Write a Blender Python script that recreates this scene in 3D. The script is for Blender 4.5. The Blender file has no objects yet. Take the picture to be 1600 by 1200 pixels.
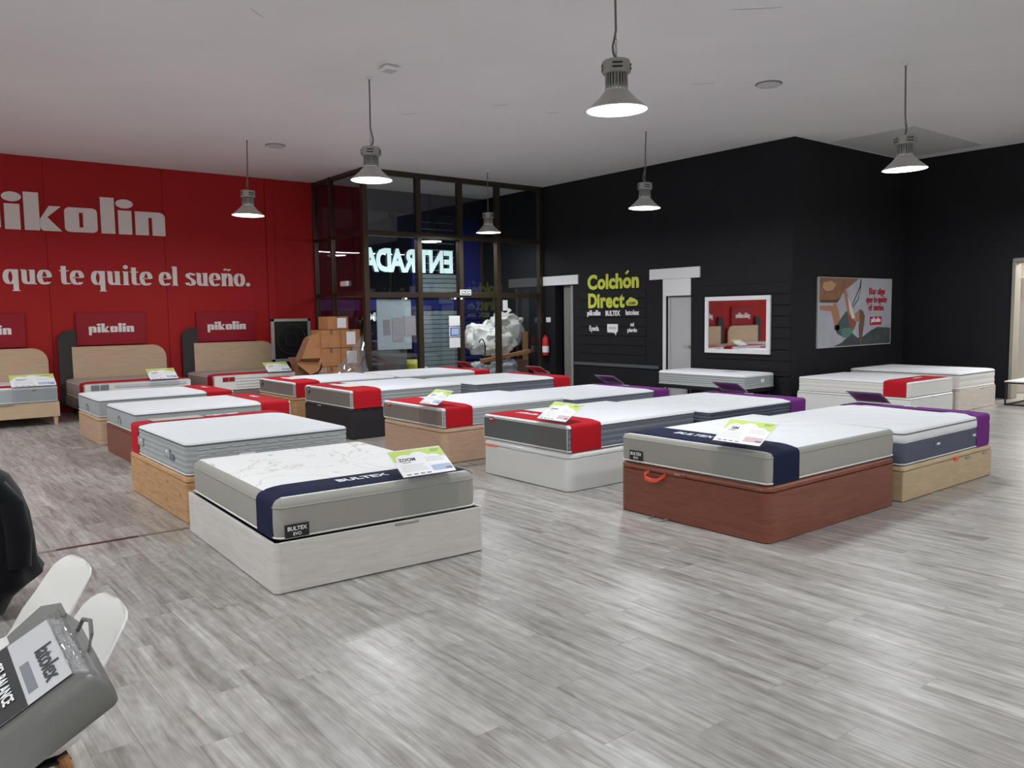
import bpy, math, random
from mathutils import Vector, Matrix, noise
random.seed(7)
scene = bpy.context.scene
COL = scene.collection

# ------------------------------------------------------------------ camera
EYE = Vector((0.0, 0.0, 1.72))
FPX, PITCH, ROLL, YAW = 1266.256, 0.0855790, -0.01448, 0.9018002
_c, _s = math.cos(YAW), math.sin(YAW)
_fw = Vector((_c*math.cos(PITCH), _s*math.cos(PITCH), -math.sin(PITCH)))
_rt0 = Vector((_s, -_c, 0.0))
_up0 = _rt0.cross(_fw)
_rt = _rt0*math.cos(ROLL) + _up0*math.sin(ROLL)
_up = -_rt0*math.sin(ROLL) + _up0*math.cos(ROLL)
cam_data = bpy.data.cameras.new('camera')
cam = bpy.data.objects.new('camera', cam_data)
COL.objects.link(cam)
M = Matrix(((_rt.x, _up.x, -_fw.x, EYE.x), (_rt.y, _up.y, -_fw.y, EYE.y), (_rt.z, _up.z, -_fw.z, EYE.z), (0, 0, 0, 1)))
cam.matrix_world = M
cam_data.sensor_fit = 'HORIZONTAL'
cam_data.sensor_width = 36.0
cam_data.lens = FPX/1600*36.0
cam_data.clip_start = 0.05
cam_data.clip_end = 200
scene.camera = cam

# ------------------------------------------------------------------ world, exposure
world = bpy.data.worlds.new('night')
scene.world = world
world.use_nodes = True
world.node_tree.nodes['Background'].inputs[0].default_value = (0.02, 0.025, 0.045, 1)
world.node_tree.nodes['Background'].inputs[1].default_value = 0.15
scene.view_settings.view_transform = 'Standard'
scene.view_settings.look = 'None'
scene.view_settings.gamma = 1.0
scene.view_settings.use_curve_mapping = False
scene.view_settings.exposure = 0.26
scene.cycles.use_denoising = True
scene.cycles.max_bounces = 10
scene.cycles.diffuse_bounces = 6
scene.cycles.glossy_bounces = 4
scene.cycles.transparent_max_bounces = 24
scene.cycles.sample_clamp_indirect = 6.0
scene.cycles.caustics_reflective = False
scene.cycles.caustics_refractive = False

LAMP_WATTS = 46.0
LAMP_COLOUR = (0.93, 0.97, 1.0)
CEIL = 4.71

# ------------------------------------------------------------------ small helpers
def lin(r, g, b):
    f = lambda v: (v/255/12.92) if v/255 <= 0.04045 else ((v/255+0.055)/1.055)**2.4
    return (f(r), f(g), f(b))

class G:
    """collects faces; build() links them as one mesh object"""
    def __init__(self):
        self.v, self.f, self.m = [], [], []
        self.cur = 0
    def add(self, verts, faces):
        n = len(self.v)
        self.v += [tuple(p) for p in verts]
        self.f += [tuple(i+n for i in q) for q in faces]
        self.m += [self.cur]*len(faces)
    def box(self, lo, hi, b=0.0):
        x0, y0, z0 = lo; x1, y1, z1 = hi
        if b <= 0:
            self.add([(x0,y0,z0),(x1,y0,z0),(x1,y1,z0),(x0,y1,z0),(x0,y0,z1),(x1,y0,z1),(x1,y1,z1),(x0,y1,z1)],
                     [(0,3,2,1),(4,5,6,7),(0,1,5,4),(1,2,6,5),(2,3,7,6),(3,0,4,7)])
            return self
        b = min(b, (x1-x0)*.49, (y1-y0)*.49, (z1-z0)*.49)
        rings = []
        for z, i in ((z0, b), (z0+b, 0), (z1-b, 0), (z1, b)):
            c = b-i if False else i
            k = b
            # octagonal ring so that vertical edges are chamfered too
            X0, X1, Y0, Y1 = x0+c, x1-c, y0+c, y1-c
            kk = k*0.6
            rings.append([(X0+kk,Y0,z),(X1-kk,Y0,z),(X1,Y0+kk,z),(X1,Y1-kk,z),(X1-kk,Y1,z),(X0+kk,Y1,z),(X0,Y1-kk,z),(X0,Y0+kk,z)])
        self.loft(rings, True, True)
        return self
    def loft(self, rings, cap0=False, cap1=False, closed=True):
        n = len(rings[0]); vs = [p for r in rings for p in r]; fs = []
        for i in range(len(rings)-1):
            for j in range(n if closed else n-1):
                k = (j+1) % n
                fs.append((i*n+j, i*n+k, (i+1)*n+k, (i+1)*n+j))
        if cap0: fs.append(tuple(reversed(range(n))))
        if cap1: fs.append(tuple(range((len(rings)-1)*n, len(rings)*n)))
        self.add(vs, fs)
        return self
    def prism(self, pts, z0, z1, fn=None):
        """closed 2-D outline extruded; fn maps (x, y, z) to 3-D"""
        a = sum(pts[i][0]*pts[(i+1) % len(pts)][1]-pts[(i+1) % len(pts)][0]*pts[i][1] for i in range(len(pts)))
        if a < 0: pts = pts[::-1]
        fn = fn or (lambda x, y, z: (x, y, z))
        self.loft([[fn(x, y, z0) for x, y in pts], [fn(x, y, z1) for x, y in pts]], True, True)
        return self
    def tube(self, path, r, n=8, closed=False):
        path = [Vector(p) for p in path]; rings = []
        L = len(path)
        for i, p in enumerate(path):
            if closed: d = path[(i+1) % L]-path[i-1]
            else: d = path[min(i+1, L-1)]-path[max(i-1, 0)]
            d.normalize()
            a = Vector((0, 0, 1)) if abs(d.z) < 0.9 else Vector((1, 0, 0))
            u = d.cross(a).normalized(); w = d.cross(u)
            rr = r[i] if isinstance(r, (list, tuple)) else r
            rings.append([tuple(p+u*math.cos(t)*rr+w*math.sin(t)*rr) for t in (2*math.pi*k/n for k in range(n))])
        if closed: rings.append(rings[0])
        self.loft(rings, not closed, not closed)
        return self
    def lathe(self, prof, n=24, c=(0, 0, 0), caps=True):
        rings = [[(c[0]+r*math.cos(2*math.pi*k/n), c[1]+r*math.sin(2*math.pi*k/n), c[2]+z) for k in range(n)] for r, z in prof]
        self.loft(rings, caps and prof[0][0] > 1e-5, caps and prof[-1][0] > 1e-5)
        return self
    def mesh(self, name, mats, smooth=35):
        me = bpy.data.meshes.new(name)
        me.from_pydata(self.v, [], self.f)
        mats = mats if isinstance(mats, (list, tuple)) else [mats]
        for m in mats: me.materials.append(m)
        if len(mats) > 1:
            me.polygons.foreach_set('material_index', self.m)
        if smooth:
            me.polygons.foreach_set('use_smooth', [True]*len(me.polygons))
            me.set_sharp_from_angle(angle=math.radians(smooth))
        me.update()
        return me
    def build(self, name, mats, parent=None, smooth=35, loc=(0, 0, 0), rot=(0, 0, 0)):
        o = bpy.data.objects.new(name, self.mesh(name, mats, smooth))
        COL.objects.link(o)
        o.parent = parent; o.location = loc; o.rotation_euler = rot
        return o

def tag(o, label=None, cat=None, group=None, kind=None):
    if label: o['label'] = label
    if cat: o['category'] = cat
    if group: o['group'] = group
    if kind: o['kind'] = kind
    return o

def thing(name, label, cat, loc=(0, 0, 0), rz=0.0, group=None):
    o = bpy.data.objects.new(name, None)
    COL.objects.link(o)
    o.empty_display_size = 0.1
    o.location = loc; o.rotation_euler = (0, 0, rz)
    return tag(o, label, cat, group)

def struct(o, label, cat='structure'):
    return tag(o, label, cat, None, 'structure')

def copy_tree(o, parent=None):
    c = o.copy(); COL.objects.link(c); c.parent = parent
    for ch in list(o.children):
        if ch.type != 'LIGHT': copy_tree(ch, c)
    return c

def text_mesh(body, size, depth=0.002, bold=0.0, sx=1.0, shear=0.0, align='CENTER', valign='CENTER'):
    cu = bpy.data.curves.new('lettering', 'FONT')
    cu.body = body; cu.size = size; cu.extrude = depth/2; cu.offset = bold; cu.shear = shear
    cu.align_x = align; cu.align_y = valign; cu.resolution_u = 3
    ob = bpy.data.objects.new('tmp_lettering', cu); COL.objects.link(ob)
    dg = bpy.context.evaluated_depsgraph_get()
    me = bpy.data.meshes.new_from_object(ob.evaluated_get(dg))
    bpy.data.objects.remove(ob); bpy.data.curves.remove(cu)
    if sx != 1.0:
        me.transform(Matrix.Scale(sx, 4, (1, 0, 0)))
    return me

def frame3(o, x, y, p):
    """place object so local x -> x, local y -> y, at p (in the parent's space)"""
    x = Vector(x).normalized(); y = Vector(y); y = (y-x*y.dot(x)).normalized(); z = x.cross(y)
    o.matrix_local = Matrix(((x.x, y.x, z.x, p[0]), (x.y, y.y, z.y, p[1]), (x.z, y.z, z.z, p[2]), (0, 0, 0, 1)))
    return o

def put_text(name, body, size, mat, parent, x, y, p, **kw):
    me = text_mesh(body, size, **kw); me.materials.clear(); me.materials.append(mat); me.name = name
    o = bpy.data.objects.new(name, me); COL.objects.link(o); o.parent = parent
    return frame3(o, x, y, p)

# ------------------------------------------------------------------ materials
def mat(name, rgb, rough=0.6, metal=0.0, spec=0.5, var=0.0, vscale=6.0, bump=0.0, bscale=40.0, emit=None, es=0.0, stretch=(1, 1, 1), world_co=False, sheen=0.0, rgb2=None):
    m = bpy.data.materials.new(name); m.use_nodes = True
    nt = m.node_tree; N = nt.nodes; L = nt.links; b = N['Principled BSDF']
    b.inputs['Base Color'].default_value = (*rgb, 1)
    b.inputs['Roughness'].default_value = rough
    b.inputs['Metallic'].default_value = metal
    b.inputs['Specular IOR Level'].default_value = spec
    if sheen: b.inputs['Sheen Weight'].default_value = sheen
    if emit:
        b.inputs['Emission Color'].default_value = (*emit, 1); b.inputs['Emission Strength'].default_value = es
    if var or bump:
        if world_co:
            co = N.new('ShaderNodeNewGeometry').outputs['Position']
        else:
            co = N.new('ShaderNodeTexCoord').outputs['Object']
        mp = N.new('ShaderNodeMapping'); mp.inputs['Scale'].default_value = stretch
        L.new(co, mp.inputs[0])
    if var:
        n = N.new('ShaderNodeTexNoise'); n.inputs['Scale'].default_value = vscale; n.inputs['Detail'].default_value = 6; n.inputs['Roughness'].default_value = 0.6
        L.new(mp.outputs[0], n.inputs[0])
        r = N.new('ShaderNodeValToRGB'); e = r.color_ramp.elements
        e[0].position = 0.3; e[1].position = 0.7
        c2 = rgb2 or tuple(max(0, v*(1-var)) for v in rgb)
        e[0].color = (*c2, 1)
        e[1].color = (*tuple(min(1, v*(1+var*0.35)) for v in rgb), 1)
        L.new(n.outputs[0], r.inputs[0]); L.new(r.outputs[0], b.inputs['Base Color'])
    if bump:
        n2 = N.new('ShaderNodeTexNoise'); n2.inputs['Scale'].default_value = bscale; n2.inputs['Detail'].default_value = 4
        L.new(mp.outputs[0], n2.inputs[0])
        bp = N.new('ShaderNodeBump'); bp.inputs['Strength'].default_value = bump; bp.inputs['Distance'].default_value = 0.01
        L.new(n2.outputs[0], bp.inputs['Height']); L.new(bp.outputs[0], b.inputs['Normal'])
    return m

def wood(name, c1, c2, axis='x', scale=1.0, rough=0.45, knots=False):
    """streaky grain along one local axis"""
    m = bpy.data.materials.new(name); m.use_nodes = True
    nt = m.node_tree; N = nt.nodes; L = nt.links; b = N['Principled BSDF']
    tc = N.new('ShaderNodeTexCoord'); mp = N.new('ShaderNodeMapping')
    st = {'x': (0.8, 6, 9), 'y': (6, 0.8, 9), 'xy': (1.6, 1.6, 14)}[axis]
    mp.inputs['Scale'].default_value = tuple(s*scale for s in st)
    L.new(tc.outputs['Object'], mp.inputs[0])
    n = N.new('ShaderNodeTexNoise'); n.inputs['Scale'].default_value = 2.2; n.inputs['Detail'].default_value = 8; n.inputs['Roughness'].default_value = 0.62; n.inputs['Distortion'].default_value = 0.6
    L.new(mp.outputs[0], n.inputs[0])
    r = N.new('ShaderNodeValToRGB'); e = r.color_ramp.elements
    e[0].position = 0.28; e[1].position = 0.72; e[0].color = (*c2, 1); e[1].color = (*c1, 1)
    L.new(n.outputs[0], r.inputs[0])
    out = r.outputs[0]
    if knots:
        n3 = N.new('ShaderNodeTexVoronoi'); n3.inputs['Scale'].default_value = 1.1
        mp3 = N.new('ShaderNodeMapping'); mp3.inputs['Scale'].default_value = (2.2, 2.2, 4.5)
        L.new(tc.outputs['Object'], mp3.inputs[0]); L.new(mp3.outputs[0], n3.inputs[0])
        rr = N.new('ShaderNodeValToRGB'); rr.color_ramp.elements[0].position = 0.03; rr.color_ramp.elements[1].position = 0.13
        rr.color_ramp.elements[0].color = (0.45, 0.35, 0.3, 1); rr.color_ramp.elements[1].color = (1, 1, 1, 1)
        L.new(n3.outputs[0], rr.inputs[0])
        mx = N.new('ShaderNodeMix'); mx.data_type = 'RGBA'; mx.blend_type = 'MULTIPLY'; mx.inputs[0].default_value = 1
        L.new(out, mx.inputs[6]); L.new(rr.outputs[0], mx.inputs[7]); out = mx.outputs[2]
    L.new(out, b.inputs['Base Color'])
    b.inputs['Roughness'].default_value = rough
    bp = N.new('ShaderNodeBump'); bp.inputs['Strength'].default_value = 0.06; bp.inputs['Distance'].default_value = 0.01
    L.new(n.outputs[0], bp.inputs['Height']); L.new(bp.outputs[0], b.inputs['Normal'])
    return m

def glass(name, tint=(0.9, 0.92, 0.93), ior=1.5, refl=1.0, haze=0.0):
    m = bpy.data.materials.new(name); m.use_nodes = True
    nt = m.node_tree; N = nt.nodes; L = nt.links
    N.remove(N['Principled BSDF'])
    t = N.new('ShaderNodeBsdfTransparent'); t.inputs[0].default_value = (*tint, 1)
    g = N.new('ShaderNodeBsdfGlossy'); g.inputs['Roughness'].default_value = 0.01; g.inputs['Color'].default_value = (refl, refl, refl, 1)
    fr = N.new('ShaderNodeFresnel')
    bf = N.new('ShaderNodeNewGeometry'); io = N.new('ShaderNodeMix')      # same reflectance from either face of the sheet
    io.inputs[2].default_value = ior; io.inputs[3].default_value = 1/ior
    L.new(bf.outputs['Backfacing'], io.inputs[0]); L.new(io.outputs[0], fr.inputs[0])
    mx = N.new('ShaderNodeMixShader')
    L.new(fr.outputs[0], mx.inputs[0]); L.new(t.outputs[0], mx.inputs[1]); L.new(g.outputs[0], mx.inputs[2])
    out = mx.outputs[0]
    if haze:
        df = N.new('ShaderNodeBsdfDiffuse'); df.inputs[0].default_value = (0.8, 0.8, 0.8, 1)
        m2 = N.new('ShaderNodeMixShader'); m2.inputs[0].default_value = haze
        L.new(out, m2.inputs[1]); L.new(df.outputs[0], m2.inputs[2]); out = m2.outputs[0]
    L.new(out, N['Material Output'].inputs[0])
    return m

def floor_mat():
    m = bpy.data.materials.new('grey_oak_laminate'); m.use_nodes = True
    nt = m.node_tree; N = nt.nodes; L = nt.links; b = N['Principled BSDF']
    geo = N.new('ShaderNodeNewGeometry'); oi = N.new('ShaderNodeObjectInfo'); at = N.new('ShaderNodeAttribute'); at.attribute_name = 'tone'
    ad = N.new('ShaderNodeMath'); ad.operation = 'ADD'; L.new(oi.outputs['Random'], ad.inputs[0]); L.new(at.outputs['Fac'], ad.inputs[1])
    fr = N.new('ShaderNodeMath'); fr.operation = 'FRACT'; L.new(ad.outputs[0], fr.inputs[0])
    off = N.new('ShaderNodeMath'); off.operation = 'MULTIPLY'; off.inputs[1].default_value = 53.0; L.new(fr.outputs[0], off.inputs[0])
    cx = N.new('ShaderNodeCombineXYZ'); L.new(off.outputs[0], cx.inputs[0]); L.new(off.outputs[0], cx.inputs[1]); L.new(off.outputs[0], cx.inputs[2])
    va = N.new('ShaderNodeVectorMath'); va.operation = 'ADD'; L.new(geo.outputs['Position'], va.inputs[0]); L.new(cx.outputs[0], va.inputs[1])
    mp = N.new('ShaderNodeMapping'); mp.inputs['Scale'].default_value = (17, 1.5, 1); L.new(va.outputs[0], mp.inputs[0])
    n1 = N.new('ShaderNodeTexNoise'); n1.inputs['Scale'].default_value = 1.0; n1.inputs['Detail'].default_value = 5; n1.inputs['Roughness'].default_value = 0.55; n1.inputs['Distortion'].default_value = 0.8
    L.new(mp.outputs[0], n1.inputs[0])
    mp2 = N.new('ShaderNodeMapping'); mp2.inputs['Scale'].default_value = (95, 3.2, 1); L.new(va.outputs[0], mp2.inputs[0])
    n2 = N.new('ShaderNodeTexNoise'); n2.inputs['Scale'].default_value = 1.0; n2.inputs['Detail'].default_value = 4; L.new(mp2.outputs[0], n2.inputs[0])
    # cathedral grain
    mp4 = N.new('ShaderNodeMapping'); mp4.inputs['Scale'].default_value = (5.5, 0.9, 1); L.new(va.outputs[0], mp4.inputs[0])
    wv = N.new('ShaderNodeTexWave'); wv.wave_type = 'RINGS'; wv.inputs['Scale'].default_value = 3.0; wv.inputs['Distortion'].default_value = 9.0; wv.inputs['Detail'].default_value = 3; wv.inputs['Detail Scale'].default_value = 0.8
    L.new(mp4.outputs[0], wv.inputs[0])
    ramp = N.new('ShaderNodeValToRGB'); e = ramp.color_ramp.elements
    e[0].position = 0.25; e[0].color = (*lin(120, 111, 104), 1)
    e[1].position = 0.70; e[1].color = (*lin(190, 188, 184), 1)
    em = ramp.color_ramp.elements.new(0.46); em.color = (*lin(164, 159, 153), 1)
    L.new(n1.outputs[0], ramp.inputs[0])
    fine = N.new('ShaderNodeMapRange'); fine.inputs[1].default_value = 0.3; fine.inputs[2].default_value = 0.7; fine.inputs[3].default_value = 0.80; fine.inputs[4].default_value = 1.07
    L.new(n2.outputs[0], fine.inputs[0])
    wr = N.new('ShaderNodeMapRange'); wr.inputs[3].default_value = 0.93; wr.inputs[4].default_value = 1.03; L.new(wv.outputs[0], wr.inputs[0])
    tone = N.new('ShaderNodeMapRange'); tone.inputs[3].default_value = 0.86; tone.inputs[4].default_value = 1.08; L.new(fr.outputs[0], tone.inputs[0])
    m1 = N.new('ShaderNodeMath'); m1.operation = 'MULTIPLY'; L.new(fine.outputs[0], m1.inputs[0]); L.new(wr.outputs[0], m1.inputs[1])
    m2 = N.new('ShaderNodeMath'); m2.operation = 'MULTIPLY'; L.new(m1.outputs[0], m2.inputs[0]); L.new(tone.outputs[0], m2.inputs[1])
    vm = N.new('ShaderNodeVectorMath'); vm.operation = 'SCALE'; L.new(ramp.outputs[0], vm.inputs[0]); L.new(m2.outputs[0], vm.inputs['Scale'])
    L.new(vm.outputs[0], b.inputs['Base Color'])
    b.inputs['Roughness'].default_value = 0.34
    b.inputs['Specular IOR Level'].default_value = 0.45
    bp = N.new('ShaderNodeBump'); bp.inputs['Strength'].default_value = 0.08; bp.inputs['Distance'].default_value = 0.004
    L.new(n2.outputs[0], bp.inputs['Height']); L.new(bp.outputs[0], b.inputs['Normal'])
    return m

def ticking(name, rgb, scale=30.0, strength=0.25, stretch=(1, 1, 1), lines=None):
    """quilted / woven mattress cloth: relief only"""
    m = bpy.data.materials.new(name); m.use_nodes = True
    nt = m.node_tree; N = nt.nodes; L = nt.links; b = N['Principled BSDF']
    b.inputs['Base Color'].default_value = (*rgb, 1); b.inputs['Roughness'].default_value = 0.85; b.inputs['Specular IOR Level'].default_value = 0.2
    tc = N.new('ShaderNodeTexCoord'); mp = N.new('ShaderNodeMapping'); mp.inputs['Scale'].default_value = stretch
    L.new(tc.outputs['Object'], mp.inputs[0])
    wv = N.new('ShaderNodeTexWave'); wv.wave_type = 'BANDS'; wv.bands_direction = 'DIAGONAL'; wv.inputs['Scale'].default_value = scale/10; wv.inputs['Distortion'].default_value = 7.0; wv.inputs['Detail'].default_value = 2; wv.inputs['Detail Scale'].default_value = 1.2
    L.new(mp.outputs[0], wv.inputs[0])
    n = N.new('ShaderNodeTexNoise'); n.inputs['Scale'].default_value = scale*6; L.new(mp.outputs[0], n.inputs[0])
    mx = N.new('ShaderNodeMath'); mx.operation = 'MULTIPLY_ADD'; mx.inputs[1].default_value = 0.15; L.new(n.outputs[0], mx.inputs[0]); L.new(wv.outputs[0], mx.inputs[2])
    bp = N.new('ShaderNodeBump'); bp.inputs['Strength'].default_value = strength; bp.inputs['Distance'].default_value = 0.012
    L.new(mx.outputs[0], bp.inputs['Height']); L.new(bp.outputs[0], b.inputs['Normal'])
    if lines:
        n5 = N.new('ShaderNodeTexNoise'); n5.inputs['Scale'].default_value = 1.7; n5.inputs['Detail'].default_value = 3; n5.inputs['Distortion'].default_value = 1.5
        L.new(tc.outputs['Object'], n5.inputs[0])
        rr = N.new('ShaderNodeValToRGB'); e = rr.color_ramp.elements
        e[0].position = 0.485; e[0].color = (*rgb, 1); e[1].position = 0.515; e[1].color = (*rgb, 1)
        k = rr.color_ramp.elements.new(0.5); k.color = (*lines, 1)
        L.new(n5.outputs[0], rr.inputs[0]); L.new(rr.outputs[0], b.inputs['Base Color'])
    return m

MT = {}
MT['floor'] = floor_mat()
MT['subfloor'] = mat('subfloor', lin(60, 55, 52), 0.9)
MT['ceiling'] = mat('ceiling_paint', lin(236, 234, 236), 0.92, spec=0.2, var=0.05, vscale=0.5, world_co=True, bump=0.04, bscale=3)
MT['ceiling_panel'] = mat('ceiling_panel', lin(200, 199, 200), 0.9, spec=0.2)
MT['scuff'] = mat('scuff', lin(150, 148, 146), 0.9)
MT['red'] = mat('red_wall_paint', lin(172, 27, 28), 0.62, spec=0.3, var=0.05, vscale=0.7, world_co=True)
MT['red_board'] = mat('red_board', lin(150, 20, 36), 0.5, spec=0.3)
MT['black'] = mat('black_wall_paint', lin(27, 27, 32), 0.72, spec=0.3, var=0.2, vscale=2.0, world_co=True, bump=0.15, bscale=14)
MT['black_edge'] = mat('charcoal_dado', lin(82, 86, 92), 0.6)
MT['white_wall'] = mat('white_wall_paint', lin(225, 222, 218), 0.85, spec=0.2)
MT['white'] = mat('white_gloss', lin(232, 232, 234), 0.4)
MT['white_matte'] = mat('white_lettering', lin(236, 230, 227), 0.6)
MT['greydoor'] = mat('grey_door', lin(186, 186, 190), 0.45)
MT['taupe_door'] = mat('taupe_door', lin(122, 120, 116), 0.6)
MT['bronze'] = mat('bronze_aluminium', lin(74, 62, 50), 0.38, metal=0.55)
MT['glass'] = glass('pane_glass', (0.94, 0.955, 0.96), 1.55)
MT['glass_side'] = glass('side_glass', (0.62, 0.60, 0.62), 1.75)
MT['acrylic'] = glass('clear_acrylic', (0.97, 0.98, 0.985), 1.38)
MT['film'] = glass('plastic_film', (0.86, 0.85, 0.84), 2.2, haze=0.16)
MT['navyfacade'] = mat('navy_facade', lin(36, 46, 130), 0.5)
MT['navydark'] = mat('navy_dark', lin(20, 24, 48), 0.5)
MT['shutter'] = mat('roller_shutter', lin(158, 170, 172), 0.5)
MT['asphalt'] = mat('asphalt', lin(40, 40, 42), 0.9)
MT['entrada'] = mat('entrada_letters_added_glow', lin(220, 240, 240), 0.6, emit=lin(205, 240, 238), es=0.55)  # mild emission added to plain white vinyl letters so they read as lit
MT['lime'] = mat('lime_lettering', lin(206, 214, 70), 0.55)
MT['steel'] = mat('brushed_alu', lin(168, 168, 163), 0.45, metal=0.45)
MT['alu_light'] = mat('satin_alu', lin(190, 190, 186), 0.5, metal=0.3)
MT['black_metal'] = mat('black_metal', lin(22, 22, 24), 0.45, metal=0.2)
MT['cord'] = mat('grey_cord', lin(110, 108, 104), 0.6)
MT['lens'] = mat('lamp_lens', (0.9, 0.95, 1.0), 0.5, emit=(0.92, 0.97, 1.0), es=6.0)
MT['mirror'] = mat('mirror_glass', (0.86, 0.87, 0.87), 0.02, metal=1.0)
# bases
MT['whitewash'] = wood('whitewashed_wood', lin(224, 221, 216), lin(204, 200, 194), 'xy', 1.2, 0.5)
MT['whitelac'] = mat('white_lacquer', lin(226, 228, 226), 0.35)
MT['brownwood'] = wood('red_brown_wood', lin(140, 80, 60), lin(112, 61, 45), 'xy', 1.0, 0.35)
MT['oak'] = wood('natural_oak', lin(208, 166, 118), lin(172, 130, 86), 'xy', 1.1, 0.5, True)
MT['lightoak'] = wood('light_oak', lin(206, 178, 150), lin(184, 154, 126), 'xy', 1.2, 0.5)
MT['paleoak'] = wood('pale_oak', lin(206, 184, 150), lin(184, 160, 126), 'xy', 1.0, 0.5)
MT['headboard'] = wood('headboard_oak', lin(206, 180, 150), lin(190, 162, 132), 'xy', 1.0, 0.55)
MT['blackwood'] = mat('black_laminate', lin(38, 37, 42), 0.5, var=0.2, vscale=3)
MT['palewood'] = wood('pale_ash', lin(226, 218, 210), lin(206, 196, 188), 'xy', 1.2, 0.5)
MT['taupe_cloth'] = mat('taupe_upholstery', lin(120, 106, 102), 0.9, bump=0.2, bscale=120)
MT['darkpanel'] = mat('dark_grey_panel', lin(52, 48, 48), 0.7, bump=0.1, bscale=90)
# mattresses
MT['m_white'] = ticking('white_ticking', lin(238, 240, 243), 26, 0.30)
MT['m_white_fine'] = ticking('white_knit', lin(232, 235, 239), 60, 0.15)
MT['m_white_lines'] = ticking('white_patterned_ticking', lin(238, 239, 238), 14, 0.10, lines=lin(206, 200, 196))
MT['m_quilt'] = ticking('quilted_white', lin(230, 233, 236), 12, 0.9)
MT['m_taupe'] = mat('taupe_border', lin(164, 162, 154), 0.85, spec=0.2, bump=0.1, bscale=200)
MT['m_taupe_d'] = mat('warm_grey_border', lin(136, 130, 122), 0.85, spec=0.2, bump=0.1, bscale=200)
MT['m_grey'] = mat('grey_border', lin(168, 174, 176), 0.85, spec=0.2, bump=0.15, bscale=60)
MT['m_steel'] = mat('blue_grey_border', lin(118, 126, 136), 0.85, spec=0.2, bump=0.15, bscale=60)
MT['m_dark'] = mat('charcoal_border', lin(98, 102, 104), 0.6, spec=0.4)
MT['m_slate'] = mat('slate_border', lin(92, 97, 112), 0.85, spec=0.2, bump=0.2, bscale=80)
MT['m_cream'] = mat('cream_border', lin(226, 224, 218), 0.85, spec=0.2, bump=0.1, bscale=60)
MT['m_beige'] = mat('beige_border', lin(176, 164, 156), 0.85, spec=0.2, bump=0.1, bscale=60)
MT['piping'] = mat('white_piping', lin(234, 234, 232), 0.7)
MT['piping_dark'] = mat('grey_piping', lin(96, 100, 102), 0.7)
MT['r_red'] = mat('red_runner', lin(186, 24, 38), 0.8, spec=0.2, bump=0.15, bscale=9)
MT['r_navy'] = mat('navy_runner', lin(24, 32, 62), 0.8, spec=0.2, bump=0.15, bscale=9)
MT['r_purple'] = mat('purple_runner', lin(112, 44, 124), 0.8, spec=0.2, bump=0.12, bscale=9)
MT['paper'] = mat('white_card', lin(240, 241, 244), 0.45)
MT['paper_lime'] = mat('lime_print', lin(194, 220, 108), 0.5)
MT['ink'] = mat('dark_ink', lin(52, 56, 60), 0.6)
MT['ink_grey'] = mat('grey_ink', lin(196, 200, 208), 0.6)
MT['ink_blue'] = mat('pale_blue_print', lin(176, 196, 222), 0.6)
MT['ink_pink'] = mat('pale_pink_print', lin(214, 186, 192), 0.6)
MT['back_edge'] = mat('pale_card_edge', lin(176, 168, 176), 0.5)
MT['back_red'] = mat('red_card_back', lin(176, 36, 52), 0.5)
MT['back_purple'] = mat('purple_card_back', lin(128, 78, 128), 0.5)
MT['label_black'] = mat('black_label', lin(28, 28, 30), 0.5)
MT['label_red'] = mat('red_label', lin(196, 30, 40), 0.5)
MT['orange'] = mat('coral_strap', lin(240, 92, 66), 0.6)
MT['label_grey'] = mat('grey_label', lin(120, 124, 132), 0.6)
# clutter
MT['card'] = mat('cardboard', lin(182, 128, 84), 0.8, var=0.15, vscale=5)
MT['card_dark'] = mat('brown_cardboard', lin(134, 92, 66), 0.8, var=0.15, vscale=5)
MT['bagwhite'] = mat('white_plastic_sack', lin(236, 236, 230), 0.5, bump=0.4, bscale=9)
MT['baggrey'] = mat('pale_grey_film_sack', lin(186, 190, 196), 0.35, bump=0.5, bscale=9)
MT['ext_red'] = mat('extinguisher_red', lin(196, 36, 44), 0.3)
MT['bucket'] = mat('grey_bucket', lin(120, 124, 132), 0.5)
MT['yellowgreen'] = mat('olive_yellow_plastic', lin(168, 164, 48), 0.4)
MT['greyboard'] = mat('pale_blue_grey_board', lin(204, 216, 224), 0.6)
MT['newsprint'] = mat('grey_printout', lin(178, 176, 182), 0.7, var=0.25, vscale=30)
MT['bintub'] = mat('grey_tub', lin(126, 128, 124), 0.6)
MT['chairwhite'] = mat('white_plastic_shell', lin(232, 232, 228), 0.35)
MT['beech'] = wood('beech_leg', lin(196, 140, 90), lin(170, 116, 70), 'xy', 2.0, 0.5)
MT['coat'] = mat('black_navy_wool', lin(17, 18, 24), 0.95, spec=0.1, sheen=0.15, bump=0.2, bscale=150)
MT['bag'] = mat('grey_nonwoven', lin(118, 118, 115), 0.42, metal=0.25, bump=0.45, bscale=11)
MT['bag_light'] = mat('silver_print', lin(198, 200, 202), 0.35)
MT['blinds'] = mat('shelf_white', lin(232, 226, 216), 0.6)
MT['threshold'] = mat('dark_red_strip', lin(84, 36, 38), 0.5)
MT['threshold_grey'] = mat('taupe_strip', lin(126, 112, 104), 0.5)

# ------------------------------------------------------------------ room shell
XL, XR, YB, YF = -5.0, 16.75, -5.0, 17.2      # left, far right, behind camera, red wall
XM, YP = 12.73, 8.14                          # black wall with mirror, poster wall
BX, BY = 8.0, 14.87                           # glazed lobby corner

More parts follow.
